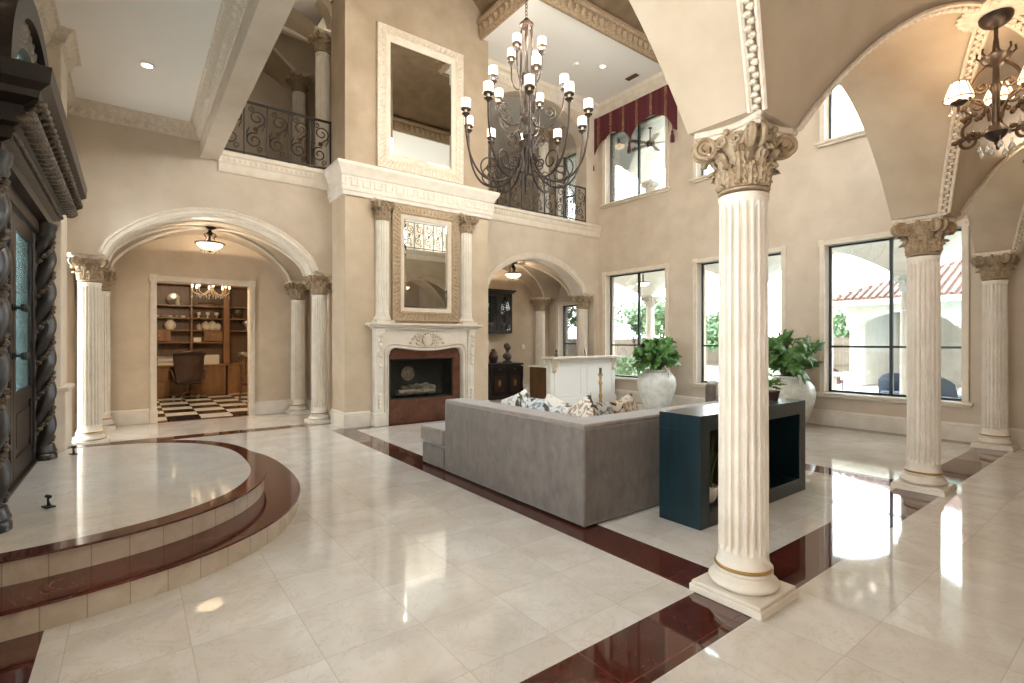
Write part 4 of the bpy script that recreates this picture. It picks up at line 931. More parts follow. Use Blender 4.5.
co = thing('console_table', 'dark teal lacquered console table with open niches behind the sofa', 'console table', (3.60, 2.29, 0))
L, D, H_, T = 1.86, .39, .905, .13
for nm, b in (('top_panel', (0, 0, H_ - T, L, D, H_)), ('end_panel', (0, 0, 0, T, D, H_ - T)), ('end_panel', (L - T, 0, 0, L, D, H_ - T)), ('bottom_panel', (T, 0, 0, L - T, D, T)), ('divider', (L * .5 - T / 2, 0, T, L * .5 + T / 2, D, H_ - T)), ('back_panel', (T, D - .03, T, L * .5 - T / 2, D, H_ - T)), ('back_panel', (L * .5 + T / 2, D - .03, T, L - T, D, H_ - T))):
    m = MB(); m.box(*b); m.build(nm, M['black' if nm == 'back_panel' else 'teal'], co, bevel=.0012)
gp = thing('potted_grass', 'small pot of tall grass standing in the left niche of the console', 'plant', (3.95, 2.46, .13))
m = MB(); m.lathe([(0, 0), (.07, 0), (.095, .06), (.1, .13), (.09, .135), (.085, .11), (0, .11)], 24); m.build('pot', M['jar'], gp)
m = MB()
for i in range(46):
    a, r, l = R.uniform(0, 2 * PI), R.uniform(0, .06), R.uniform(.28, .5); P = [(r * cos(a) + .07 * t * t * cos(a), r * sin(a) + .07 * t * t * sin(a), .10 + l * t) for t in (0, .35, .7, 1)]; m.tube(P, [.005, .005, .004, .001], 4)
m.build('grass_blades', M['grass'], gp)
sp_ = thing('small_potted_plant', 'small leafy plant in a brown pot standing on the console table', 'plant', (5.17, 2.47, .905))
m = MB(); m.lathe([(0, 0), (.04, 0), (.055, .08), (.06, .085), (.06, .1), (.05, .1), (.045, .085), (0, .085)], 20); m.build('pot', M['leather'], sp_, smooth=40)
m = MB()
for i in range(26):
    a = i * 2.4; r = R.uniform(.02, .07); lobed_leaf(m, (r * cos(a), r * sin(a), R.uniform(.10, .20)), (.7 * cos(a), .7 * sin(a), R.uniform(-.2, .6)), (cos(a), sin(a), .6), R.uniform(.04, .065))
o = m.build('leaves', M['leaf'], sp_, smooth=60, recalc=False); o.modifiers.new('Solid', 'SOLIDIFY').thickness = .002
ct = thing('coffee_table', 'square glass topped coffee table in front of the sofa', 'table', (5.25, 5.0, 0))
m = MB(); m.box(-.65, -.65, .43, .65, .65, .45); m.build('glass_top', M['tglass'], ct, bevel=.004)
m = MB(); m.box(-.55, -.55, .14, .55, .55, .16); m.build('shelf', M['tglass'], ct, bevel=.004)
for x in (-.58, .58):
    for y in (-.58, .58): m = MB(); m.box(x - .03, y - .03, 0, x + .03, y + .03, .43); m.build('leg', M['ebony'], ct, bevel=.004)
m = MB()
for s in (-1, 1): m.box(-.58, s * .58 - .02, .39, .58, s * .58 + .02, .43); m.box(s * .58 - .02, -.56, .39, s * .58 + .02, .56, .43)
m.build('apron', M['ebony'], ct, bevel=.004)
ac = thing('armchair', 'dark framed armchair behind the console with a patterned pillow', 'armchair', (7.75, 4.30, 0), .5)
rbox('seat', M['velvet'], -.38, -.38, .18, .38, .38, .42, ac, .04); rbox('back', M['velvet'], -.40, .28, .18, .40, .44, .84, ac, .05)
for s in (-1, 1): rbox('arm', M['velvet'], s * .40 - .07, -.38, .18, s * .40 + .07, .3, .60, ac, .05)
for x in (-.36, .36):
    for y in (-.33, .37): m = MB(); m.lathe([(0, 0), (.02, 0), (.03, .18), (0, .18)], 10, c=(x, y, 0)); m.build('leg', M['ebony'], ac)
p_ = pillow('black and white patterned pillow on the armchair behind the console', (7.68, 4.21, .65), (.3, .1, .5), M['pillowc'], .44); p_['group'] = 'armchair pillow'

# ------------------------------------------------------------------ jars with plants
def jar(label, lp, x, y, s, lean):
    t = thing('oil_jar', label, 'jar', (x, y, 0), lean)
    m = MB(); m.lathe([(0, 0), (.20, 0), (.24, .03), (.33, .22), (.40, .44), (.425, .60), (.40, .74), (.33, .83), (.27, .86), (.255, .88), (.285, .895), (.29, .92), (.26, .925), (.24, .9), (.23, .84), (0, .82)], 44)
    m.v = [(a * s, b * s, c * s) for a, b, c in m.v]; m.build('body', M['jar'], t, smooth=50)
    for a in (0, 2.1, 4.2):
        q = MB(); e = (cos(a), sin(a)); q.tube([(r * e[0] * s, r * e[1] * s, z * s) for r, z in bez([(.27, .90), (.34, .94), (.40, .90), (.395, .76)], 16)], .024 * s, 8); q.build('lug_handle', M['jar'], t)
    p = thing('philodendron_plant', lp, 'plant', (x, y, .82 * s), lean); m = MB(); st = MB()
    m2 = MB(); m2.lathe([(0, .012), (.22 * s, .01), (.225 * s, .0), (0, 0)], 24); m2.build('soil', M['soil'], p)
    for i in range(66):
        a = i * 2.4 + R.uniform(-.2, .2); e = R.uniform(.05, 1.0); r = R.uniform(.14, .40) * (1.15 - .3 * e); h = .18 + .60 * e * R.uniform(.75, 1)
        tip = (r * cos(a), r * sin(a), h); st.tube(bez([(.05 * cos(a), .05 * sin(a), 0), (r * .45 * cos(a), r * .45 * sin(a), h * .75), tip], 8), [.009] * 10 if False else .007, 4)
        b_ = a + R.uniform(-.9, .9); lobed_leaf(m, tip, (.6 * cos(b_), .6 * sin(b_), R.uniform(-.5, .7)), (cos(a), sin(a), R.uniform(.2, .9)), R.uniform(.17, .27))
    lf = m.build('leaves', M['leaf'], p, smooth=60, recalc=False); so = lf.modifiers.new('Solid', 'SOLIDIFY'); so.thickness = .003
    st.build('stalks', M['stem'], p)
jar('large pale glazed jar between the corner window and the second window', 'leafy green plant in the jar left of the near column', 9.12, 6.86, .97, .3)
jar('large pale glazed jar seen just right of the near column', 'leafy green plant in the jar right of the near column', 9.3, 4.17, .97, 1.9)

# ------------------------------------------------------------------ valance
va = thing('window_valance', 'burgundy and gold striped scalloped valance over the upper corner window', 'valance', (XW - .16, 8.2, 0))
Y0, Y1 = -1.24, 1.24
def low(y):
    q = abs(y) / 1.24
    k = (abs(y) % .62) / .62 if abs(y) < 1.2 else 1
    return 6.50 - .12 * q ** 4 + .34 * (max(0, sin(PI * q)) ** .7) + .05 * abs(sin(3 * PI * q))
m = MB(); N = 60
f = lambda o: (lambda u, v: (o + .012 * cos(30 * (Y0 + (Y1 - Y0) * u)), Y0 + (Y1 - Y0) * u, low(Y0 + (Y1 - Y0) * u) * (1 - v) + 7.40 * v))
m.grid(f(0), N, 4); m.grid(f(.03), N, 4); m.grid(lambda u, v: (.03 * v, Y0 + (Y1 - Y0) * u, low(Y0 + (Y1 - Y0) * u)), N, 1)
for y in (Y0, Y1): m.box(0, y - .01, 6.36, .16, y + .01, 7.40)
m.box(0, Y0, 7.38, .16, Y1, 7.41); m.build('fabric', M['burg'], va)
for y in (Y0, 0, Y1):
    m = MB(); z = low(y); m.tube([(.0, y, z + .05), (-.01, y, z - .08)], .008, 5); m.lathe([(0, -.34), (.05, -.34), (.045, -.2), (.025, -.14), (.035, -.11), (.02, -.075), (0, -.07)], 14, c=(-.012, y, z)); m.build('tassel', M['tass'], va)
# ------------------------------------------------------------------ bar alcove
bar = thing('bar_counter', 'white panelled raised bar with carved corbels in front of the bar arch', 'bar', (7.54, 8.55, 0))
m = MB(); m.box(0, 0, 0, 2.16, .14, 1.10); m.box(-.02, -.03, 0, 2.18, 0, .18)
for x0, x1 in ((.12, .98), (1.16, 2.04)):
    for a in ((x0, .24, x1, .27), (x0, .93, x1, .96), (x0, .27, x0 + .03, .93), (x1 - .03, .27, x1, .93)): m.box(a[0], -.018, a[1], a[2], 0, a[3])
m.build('front_panel', M['white'], bar, smooth=0)
m = MB(); m.box(-.06, -.18, 1.10, 2.24, .26, 1.15); m.build('bar_top', M['stone'], bar, bevel=.012)
for x in (.10, 2.06):
    m = MB(); m.prism([(0, 1.10), (-.15, 1.10), (-.155, 1.05), (-.10, .98), (-.07, .90), (-.065, .84), (-.03, .80), (0, .79)], x - .045, x + .045, 'x'); m.tube([(x - .05, -.105, 1.045), (x + .05, -.105, 1.045)], .042, 12); m.sphere((x, -.06, .85), (.035, .03, .05), 8, 6); m.build('corbel', M['carve'], bar)
m = MB(); m.box(.0, .14, 0, 2.16, .74, .90); m.build('lower_cabinet', M['wooddk'], bar, bevel=.006)
m = MB(); m.box(-.03, .14, .90, 2.18, .78, .94); m.build('counter', M['marble'], bar, bevel=.006)
def figure(label, x, y, z, s, mat, rz=0):
    m = MB(); m.lathe([(0, 0), (.07, 0), (.075, .02), (.04, .035), (.03, .06), (0, .06)], 16); m.sphere((0, 0, .105), (.105, .052, .055), 14, 8); m.sphere((0, -.012, .09), (.07, .05, .06), 12, 8); m.lathe([(.05, .13), (.028, .155), (.025, .19), (.03, .2)], 12); m.sphere((0, -.005, .235), (.043, .05, .058), 12, 10); m.sphere((0, -.056, .228), (.010, .014, .014), 6, 5); m.sphere((0, .012, .255), (.05, .05, .05), 10, 8)
    for q in (-1, 1): m.sphere((q * .043, 0, .232), (.008, .012, .016), 6, 5); m.sphere((q * .016, -.046, .243), (.008, .006, .005), 6, 4)
    m.v = [(a * s, b * s, c * s) for a, b, c in m.v]; o = m.build('figurine', mat, smooth=70); o.location = (x, y, z); o.rotation_euler = (0, 0, rz); return tag(o, label, 'sculpture')
figure('small dark bust ornament on the left end of the white bar top', 7.75, 8.58, 1.15, .55, M['bust'])
fr_ = MB(); fr_.box(-.07, -.01, 0, .07, .01, .17); fr_.box(-.055, -.014, .015, .055, -.009, .155); o = fr_.build('picture_frame', M['wooddk'], smooth=0, bevel=.003); o.location = (8.75, 8.62, 1.15); o.rotation_euler = (-.15, 0, .5); tag(o, 'small dark picture frame leaning on the white bar top', 'picture frame')
hb = thing('bar_cabinet', 'black carved low cabinet with two inlaid doors against the bar wall', 'cabinet', (7.84, 10.98, 0)); hb.scale = (.9, 1, 1)
m = MB(); m.box(-.55, -.36, .06, .55, .38, .88); m.box(-.57, -.38, 0, .57, .40, .08); m.build('body', M['ebony'], hb, bevel=.008)
m = MB(); m.box(-.60, -.41, .88, .60, .41, .93); m.build('top', M['ebony'], hb, bevel=.012)
for s in (-1, 1):
    m = MB(); m.box(s * .28 - .245, -.385, .13, s * .28 + .245, -.36, .67)
    d = m.build('door', M['ebony'], hb, bevel=.006); m = MB(); m.box(s * .28 - .17, -.395, .20, s * .28 + .17, -.384, .60); lbl(m.build('inlay_panel', M['leather'], d, bevel=.005), 'brown inlaid panel')
    m = MB(); m.lathe([(0, 0), (.02, .004), (.024, .012), (0, .02)], 12); m.xf(Matrix.Translation((s * .28, -.395, .42)) @ Matrix.Rotation(PI / 2, 4, 'X') @ Matrix.Diagonal((2.2, 4, 1, 1))); m.build('ornament', M['gold'], d)
    m = MB(); m.box(s * .28 - .245, -.385, .70, s * .28 + .245, -.36, .85); w = m.build('drawer', M['ebony'], hb, bevel=.006); m = MB(); m.sphere((s * .28, -.40, .775), .018, 8, 6); m.build('knob', M['gold'], w)
    m = MB(); m.lathe([(.03, .1), (.045, .2), (.03, .4), (.045, .6), (.04, .85), (0, .86)], 14, c=(s * .56, -.375, 0)); m.build('corner_post', M['ebony'], hb)
figure('bronze bust standing on the black bar cabinet', 8.04, 10.85, .93, 1.75, M['bust'], .3)
m = MB(); m.lathe([(0, 0), (.08, 0), (.1, .04), (.13, .16), (.10, .28), (.05, .33), (.06, .36), (.05, .37), (0, .36)], 24); o = m.build('vase', M['leather']); o.location = (7.62, 10.9, .93); tag(o, 'dark brown vase on the black bar cabinet beside the bust', 'vase')
wc = thing('wall_cabinet', 'black glazed wall cabinet hanging above the black bar cabinet', 'cabinet', (7.90, HB, 1.72))
m = MB(); m.box(-.45, -.34, 0, .45, -.0, .03); m.box(-.45, -.34, 1.06, .45, 0, 1.09); m.box(-.45, -.34, .03, -.42, 0, 1.06); m.box(.42, -.34, .03, .45, 0, 1.06); m.box(-.42, -.02, .03, .42, 0, 1.06); m.box(-.42, -.3, .52, .42, -.02, .54); m.build('body', M['ebony'], wc, smooth=0)
m = MB(); m.box(-.50, -.40, 1.09, .50, 0, 1.13); m.box(-.54, -.43, 1.13, .54, 0, 1.18); m.build('cornice', M['ebony'], wc, bevel=.012)
for s in (-1, 1):
    m = MB(); x0, x1 = (-.44, -.005) if s < 0 else (.005, .44)
    m.box(x0, -.37, .02, x0 + .06, -.345, 1.07); m.box(x1 - .06, -.37, .02, x1, -.345, 1.07); m.box(x0 + .06, -.37, .02, x1 - .06, -.345, .09); m.box(x0 + .06, -.37, 1.0, x1 - .06, -.345, 1.07)
    d = m.build('door', M['ebony'], wc, smooth=0); m = MB(); m.box(x0 + .05, -.36, .08, x1 - .05, -.352, 1.01); m.build('pane', M['glass'], d, smooth=0)
for i, (x, z) in enumerate(((-.28, .03), (-.12, .03), (.14, .03), (.3, .03), (-.25, .54), (.2, .54))):
    m = MB(); m.lathe([(0, 0), (.05, 0), (.055, .02), (.015, .04), (.015, .14), (.05, .2), (.06, .27), (.055, .27), (0, .2)], 16); o = m.build('goblet', M['silver']); o.location = (7.90 + x, HB - .18, 1.72 + z); tag(o, 'silver goblet inside the glazed wall cabinet', 'goblet', 'goblets in the wall cabinet')
cs = thing('candlestick', 'tall ornate gold candlestick standing before the white bar', 'candlestick', (8.56, 7.98, 0))
m = MB(); m.lathe([(0, 0), (.13, 0), (.14, .03), (.08, .06), (.04, .1), (.03, .2), (.045, .26), (.025, .32), (.03, .5), (.05, .56), (.025, .62), (.03, .7), (.06, .74), (.065, .76), (0, .76)], 20); m.build('stand', M['gold'], cs)
m = MB(); m.lathe([(0, .76), (.032, .76), (.03, .90), (0, .905)], 14); m.build('candle', M['bust'], cs)
m = MB(); m.box(-.045, -.008, -.06, .045, 0, .06); m.box(-.012, -.016, -.02, .012, -.008, .02); o = m.build('light_switch', M['switch'], bevel=.003); o.location = (9.02, HB, 1.35); tag(o, 'cream light switch plate on the bar wall left of the deep column', 'light switch')

# ------------------------------------------------------------------ study
fs = MB(); fs.box(-1.2, 11.6, -.03, 4.2, 17.2, .012); struct(fs.build('floor_study', M['check'], smooth=0, recalc=False))
sw = MB(); sw.box(3.15, 11.4, 0, 4.3, 11.6, 3.4); sw.box(-1.3, 11.4, 0, XL - .1, 11.6, 3.4); sw.box(-1.3, 17.0, 0, 4.3, 17.2, 3.4); sw.box(-1.3, 11.6, 0, -1.2, 17.2, 3.4); sw.box(4.2, 11.6, 0, 4.3, 17.2, 3.4); struct(sw.build('wall_study', M['wallw'], smooth=0))
sw = MB(); sw.box(-1.3, 11.6, 3.4, 4.3, 17.2, 3.5); struct(sw.build('ceiling_study', M['ceil'], smooth=0))
bc = thing('bookcase', 'built-in walnut bookcase and desk wall inside the study', 'bookcase', (.2, 16.3, .012)); W_ = 3.3
m = MB(); m.box(-.3, .62, 0, W_, .66, 3.05); m.build('back_panel', M['wooddk'], bc, smooth=0)
m = MB(); m.box(-.32, .0, .80, W_, .66, .85); m.build('desk_top', M['wood'], bc, bevel=.008)
for x, w in ((-.3, .06), (1.12, .05), (1.92, .16), (W_ - .06, .06)): m = MB(); m.box(x, .25, .85, x + w, .62, 3.05); m.build('upright', M['wood'], bc, bevel=.006)
for z in (1.46, 1.80, 2.14, 2.48):
    for x0, x1 in ((-.24, 1.12), (1.17, 1.92), (2.08, W_ - .06)):
        if z < 1.5 and x0 > 2: continue
        m = MB(); m.box(x0, .27, z - .02, x1, .62, z + .015); m.build('shelf', M['wood'], bc, smooth=0)
m = MB(); m.box(-.3, .2, 3.05, W_, .66, 3.15); m.box(-.34, .14, 3.15, W_ + .04, .66, 3.2); m.build('crown', M['wood'], bc, bevel=.01)
for x0, x1 in ((.16, .66), (1.45, 1.90)): m = MB(); m.box(x0, .24, 1.50, x1, .62, 1.775); d = m.build('drawer', M['wood'], bc, bevel=.008); q = MB(); q.sphere(((x0 + x1) / 2, .225, 1.64), .016, 8, 6); q.build('knob', M['gold'], d)
for x0, x1, n in ((-.28, .62, 2), (1.14, 1.95, 1), (2.0, W_, 1)):
    m = MB(); m.box(x0, .04, 0, x1, .62, .80); b = m.build('pedestal', M['wood'], bc, smooth=0); h = .72 / n
    for i in range(n):
        q = MB(); z0 = .06 + i * h; q.box(x0 + .04, .015, z0, x1 - .04, .04, z0 + h - .04); q.box(x0 + .11, .002, z0 + .06, x1 - .11, .015, z0 + h - .10); q.sphere(((x0 + x1) / 2, -.01, z0 + h - .07), .014, 8, 6); q.build('drawer' if n > 1 else 'door', M['wood'], b, bevel=.006)
def bp(x, z, y=.42): return (.2 + x, 16.3 + y, z + .012)
def item(nm, m, mat, loc, label, cat, rz=0, grp=None, rx=0):
    o = m.build(nm, mat, smooth=50); o.location = loc; o.rotation_euler = (rx, 0, rz); return tag(o, label, cat, grp)
m = MB(); m.lathe([(0, 0), (.13, .02), (.165, .04), (.16, .045), (.08, .02), (0, .015)], 28); item('silver_plate', m, M['silver'], bp(.74, 2.66, .50), 'round silver plate standing on the top shelf of the bookcase', 'plate', rx=PI / 2 - .2)
m = MB(); m.lathe([(0, 0), (.05, 0), (.06, .04), (.04, .11), (.05, .17), (.03, .2), (0, .2)], 14); item('porcelain_vase', m, M['chin'], bp(.84, 2.495, .42), 'small pale vase in front of the silver plate on the top shelf', 'vase')
m = MB(); m.lathe([(0, 0), (.09, 0), (.13, .06), (.14, .15), (.10, .22), (.06, .25), (.07, .27), (0, .27)], 20); item('ginger_jar', m, M['chin'], bp(.66, 1.815), 'squat white jar on the lower left shelf of the bookcase', 'jar')
m = MB(); m.lathe([(0, 0), (.05, 0), (.06, .1), (.03, .18), (0, .19)], 14); item('dark_bottle', m, M['wooddk'], bp(.32, 1.815), 'dark bottle at the left end of the lower shelf', 'bottle')
for i in range(3): m = MB(); m.lathe([(0, 0), (.045, 0), (.02, .03), (.02, .06), (.055, .09), (.06, .16), (.052, .16), (0, .09)], 16); item('white_cup', m, M['chin'], bp(1.32 + .22 * i, 2.155, .38), 'white cup in the row of three on the middle shelf', 'cup', grp='three white cups in the bookcase')
for i in range(6): m = MB(); m.lathe([(0, 0), (.05, 0), (.07, .025), (.065, .05), (0, .045)], 14); item('small_dish', m, M['chin'] if i % 2 else M['silver'], bp(.2 + .15 * i, 2.155, .38), 'small dish in the row on the middle left shelf', 'dish', grp='small dishes on the left shelf')
m = MB(); m.box(-.25, -.05, 0, .25, .05, .05); m.sphere((-.1, 0, .07), (.13, .04, .035), 10, 6); m.sphere((.1, 0, .065), (.12, .04, .03), 10, 6); item('model_boat', m, M['wooddk'], bp(1.55, 2.495, .4), 'long dark ornament on the upper middle shelf', 'ornament')
for i, (x, s) in enumerate(((1.34, .8), (1.5, 1.1), (1.66, 1.2), (1.8, .9))): m = MB(); m.lathe([(0, 0), (.06 * s, 0), (.10 * s, .07 * s), (.085 * s, .17 * s), (.03 * s, .22 * s), (0, .24 * s)], 16); item('shell_ornament', m, M['chin'], bp(x, 1.815), ('first', 'second', 'third', 'last')[i] + ' white shell ornament from the left on the lower middle shelf', 'ornament', grp='white shell ornaments')
m = MB(); m.box(-.09, -.05, 0, .09, .05, .12); item('white_box', m, M['chin'], bp(1.28, 1.475, .3), 'small white box in the open slot between the bookcase drawers', 'box')
for i, (x, z, s) in enumerate(((2.3, 2.155, 1.2), (2.55, 1.815, 1.3), (2.45, .85, 1.4))): m = MB(); m.lathe([(0, 0), (.07 * s, 0), (.04 * s, .04), (.12 * s, .14 * s), (.10 * s, .22 * s), (0, .24 * s)], 18); item('urn', m, (M['bust'], M['silver'], M['silver'])[i], bp(x, z), ('dark urn on the right bay shelf of the bookcase', 'grey urn on the lower shelf of the right bookcase bay', 'silver urn on the desk top at the right bookcase bay')[i], 'urn')
for i in range(4):
    m = MB(); m.box(-.28, -.16, 0, .28, .16, .055); o = item('paper_tray', m, (M['chin'], M['silver'])[i % 2], (.85, 16.62, .863 + i * .058), ('bottom', 'second from bottom', 'second from top', 'top')[i] + ' flat document box of the stack on the study desk', 'box', grp='document boxes on the desk')
m = MB(); m.box(-.22, -.16, 0, .22, .16, .26); m.box(-.18, -.165, .05, .18, -.16, .2); item('desk_printer', m, M['chin'], (1.78, 16.6, .863), 'white box shaped printer on the right of the study desk', 'printer')
# tufted desk chair seen from behind
dc = thing('desk_chair', 'dark tufted leather desk chair on casters at the study desk', 'chair', (1.18, 15.75, .012), .15)
m = MB(); n = 14
def back(o):
    def f(u, v):
        a = (u - .5) * 2; wd = .30 + .05 * v; x = a * wd; roll = .07 * max(0, (v - .85) / .15) ** 2
        tuft = .012 * (cos(a * PI * 4) * cos(v * PI * 8)) if o < 0 else 0
        return (x, -.28 + .10 * (1 - v) * 0 - .10 * a * a * -1 + o * .045 + tuft - roll, .48 + .74 * v - .04 * a * a * v)
    return f
m.grid(back(-1), n, 20); m.grid(back(1), n, 20)
m.grid(lambda u, v: tuple(Vector(back(-1)(u, 1)).lerp(Vector(back(1)(u, 1)), v)), n, 2); m.grid(lambda u, v: tuple(Vector(back(-1)(u, 0)).lerp(Vector(back(1)(u, 0)), v)), n, 2)
for uu in (0, 1): m.grid(lambda u, v: tuple(Vector(back(-1)(uu, u)).lerp(Vector(back(1)(uu, u)), v)), 20, 2)
m.tube([(x * .36, -.34 + .10 * x * x, 1.21 - .04 * x * x) for x in [i / 6 - 1 for i in range(13)]], .055, 10); m.build('back', M['leather'], dc, smooth=50)
rbox('seat', M['leather'], -.30, -.26, .38, .30, .32, .50, dc, .05)
for s in (-1, 1): m = MB(); m.tube(bez([(s * .33, -.2, .5), (s * .36, -.1, .70), (s * .36, .15, .72), (s * .34, .22, .5)], 20), .035, 8); m.build('arm', M['leather'], dc)
m = MB(); m.lathe([(0, .12), (.04, .12), (.03, .2), (.03, .38), (0, .38)], 12)
for k in range(5): a = k * 2 * PI / 5 + .3; m.tube([(0, 0, .15), (.2 * cos(a), .2 * sin(a), .13), (.30 * cos(a), .30 * sin(a), .09)], .022, 8)
m.build('base', M['wooddk'], dc)
for k in range(5): a = k * 2 * PI / 5 + .3; m = MB(); m.tube([(.30 * cos(a) - .015 * sin(a), .30 * sin(a) + .015 * cos(a), .036), (.30 * cos(a) + .015 * sin(a), .30 * sin(a) - .015 * cos(a), .036)], .036, 12); m.build('caster', M['silver'], dc)
sc_ = thing('side_chair', 'carved wooden side chair with dark red seat at the right of the study doorway', 'chair', (2.42, 13.6, .012), 1.9)
rbox('seat', M['tass'], -.24, -.23, .42, .24, .24, .50, sc_, .03)
for x in (-.22, .22):
    m = MB(); m.tube(bez([(x, -.21, 0), (x * 1.02, -.2, .25), (x, -.2, .44)], 12), [.018] * 5 + [.028] * 40, 8) if False else m.tube([(x, -.21, 0), (x * 1.04, -.205, .22), (x, -.2, .43)], [.016, .024, .03], 8); m.build('leg', M['wooddk'], sc_)
    m = MB(); m.tube([(x, .27, 0), (x, .22, .45), (x, .24, .8), (x * .95, .29, 1.12)], [.018, .026, .024, .018], 8); m.build('leg', M['wooddk'], sc_)
m = MB(); m.tube([(-.21, .29, 1.10), (0, .30, 1.16), (.21, .29, 1.10)], .028, 8); m.tube([(-.21, .25, .66), (.21, .25, .66)], .02, 8); m.prism([(-.09, .66), (-.05, .85), (-.10, 1.12), (.10, 1.12), (.05, .85), (.09, .66)], .255, .28, 'y'); m.build('back', M['wooddk'], sc_)
sh = thing('study_chandelier', 'crystal chandelier hanging at the top of the study doorway', 'chandelier', (1.60, 14.6, 0))
m = MB(); m.tube([(0, 0, 2.95), (0, 0, 3.4)], .012, 6); m.lathe([(0, 2.72), (.05, 2.76), (.03, 2.84), (.05, 2.92), (0, 2.96)], 14)
for k in range(8): a = k * PI / 4; m.tube([(x * cos(a), x * sin(a), z) for x, z in bez([(.03, 2.8), (.2, 2.66), (.38, 2.72), (.40, 2.82)], 14)], .012, 6)
m.build('frame', M['gilt'], sh)
m = MB()
for k in range(24): a = k * PI / 12; r = .40 if k % 3 == 0 else .26; m.lathe([(0, -.09), (.014, -.06), (.02, -.04), (.006, 0), (0, .02)], 7, c=(r * cos(a), r * sin(a), 2.66 + .02 * (k % 2)))
m.build('crystal_drop', M['crystal'], sh)
m = MB()
for k in range(8): a = k * PI / 4; m.lathe([(0, 0), (.02, 0), (.025, .05), (.012, .1), (0, .12)], 8, c=(.40 * cos(a), .40 * sin(a), 2.83))
m.build('bulb', M['bowl'], sh)
lamp('study_light', (1.2, 12.7, 3.3), 120, (1, .8, .56), r=.1)

# ------------------------------------------------------------------ entry portal
ep = thing('entry_portal', 'dark carved entrance surround with cornice and arched top at the left edge', 'door surround', (XL, DC, .3))
Wp = 1.22
m = MB(); prof = [(0, 2.40), (.10, 2.40), (.11, 2.46), (.16, 2.48), (.17, 2.55), (.22, 2.57), (.22, 2.68), (.30, 2.72), (.31, 2.76), (.36, 2.80), (.37, 2.90), (.0, 2.91)]
m.sweep(prof, [(-.06, -Wp), (0, -Wp), (0, Wp), (-.06, Wp)], flip=True); m.box(-.06, -Wp, 2.40, .0, Wp, 2.91); m.build('entablature', M['dkwood'], ep, smooth=30)
m = MB()
for i in range(25):
    y = -Wp - .26 + (2 * Wp + .52) * i / 24; P = bez([(.20, y, 2.57), (.28, y, 2.59), (.255, y + .02, 2.63), (.31, y, 2.68), (.29, y, 2.70)], 12); m.tube(P, [.027 + .009 * sin(k * 1.1) for k in range(len(P))], 7)
m.build('carved_brackets', M['silverwood'], ep, smooth=60)
m = MB()
for i in range(90): y = -Wp - .15 + (2 * Wp + .3) * i / 89; m.sphere((.17, y, 2.515), (.018, .015, .022), 6, 4)
m.build('beading', M['silverwood'], ep, smooth=60)
for s in (-1, 1): m = MB(); m.box(-.04, s * 1.06 - .04, 0, .0, s * 1.06 + .04, 2.40); m.box(.03, s * 1.30 - .04, 0, .05, s * 1.30 + .04, 2.40); m.build('jamb', M['dkwood'], ep, bevel=.01)
m = MB(); m.box(-.04, -1.03, 2.28, .03, 1.03, 2.40); m.build('head_jamb', M['dkwood'], ep, bevel=.008); m = MB(); m.box(-.06, -1.03, 0, .02, 1.03, .03); m.build('threshold', M['dkwood'], ep, bevel=.006)
def twist(y, lab):
    c = MB()
    def f(u, v):
        z = .14 + 2.12 * v; a = 2 * PI * u; ph = z * 2 * PI / .34; r = .086 + .023 * cos(2 * (a) - ph)
        return (.04 + r * cos(a), y + r * sin(a), z)
    c.grid(f, 30, 150, cu=True); o = c.build('twisted_column', M['ebony'], ep, smooth=60); lbl(o, lab)
    b = MB(); b.lathe([(0, 0), (.115, 0), (.115, .04), (.105, .06), (.112, .08), (.10, .11), (.09, .15), (0, .15)], 28, c=(.04, y, 0)); b.build('base', M['ebony'], o)
    b = MB(); b.lathe([(0, 2.24), (.09, 2.24), (.105, 2.28), (.10, 2.31), (.115, 2.36), (.12, 2.40), (0, 2.40)], 28, c=(.04, y, 0)); b.build('capital', M['ebony'], o)
    for w in (0, PI):                                     # silvered vine wound in the hollow
        g = MB()
        for i in range(120):
            z = .18 + 2.04 * i / 119; a = (z * 2 * PI / .34) / 2 + PI / 2 + w; r = .077; q = (.04 + r * cos(a), y + r * sin(a), z); s = .016 + .007 * (i % 3)
            g.sphere(q, (s, s, s * .8), 6, 4)
        g.build('vine_carving', M['silverwood'], o, smooth=60)
twist(1.19, 'far twisted column'); twist(-1.29, 'near twisted column')
m = MB(); AW, AH, zb = 1.25, 1.02, 2.91
def ring(r0, r1, x0, x1, mat, nm, carve=False):
    m = MB(); P = [((r0 + (r1 - r0) / 2) * AW * cos(PI * i / 40), zb + (r0 + (r1 - r0) / 2) * AH * sin(PI * i / 40)) for i in range(41)]; w = (r1 - r0) * AW / 2
    pr = [(-w, x0), (-w, x1, 1), (w, x1, 1), (w, x0)] if carve else [(-w, x0), (-w, x1), (w, x1), (w, x0)]
    m.sweep(pr, P, mp=lambda a, b, h: (h, a, b), relief=acanthus(.12, .04) if carve else None, step=.02); m.build(nm, mat, ep, smooth=40)
ring(.86, 1.0, 0, .14, M['dkwood'], 'arch_frame'); ring(.66, .86, 0, .09, M['silverwood'], 'arch_carving', True)
m = MB(); m.prism([(.68 * AW * cos(PI * i / 30), zb + .68 * AH * sin(PI * i / 30)) for i in range(31)], .0, .03, 'x'); m.build('fanlight_glass', M['doorglass'], ep)
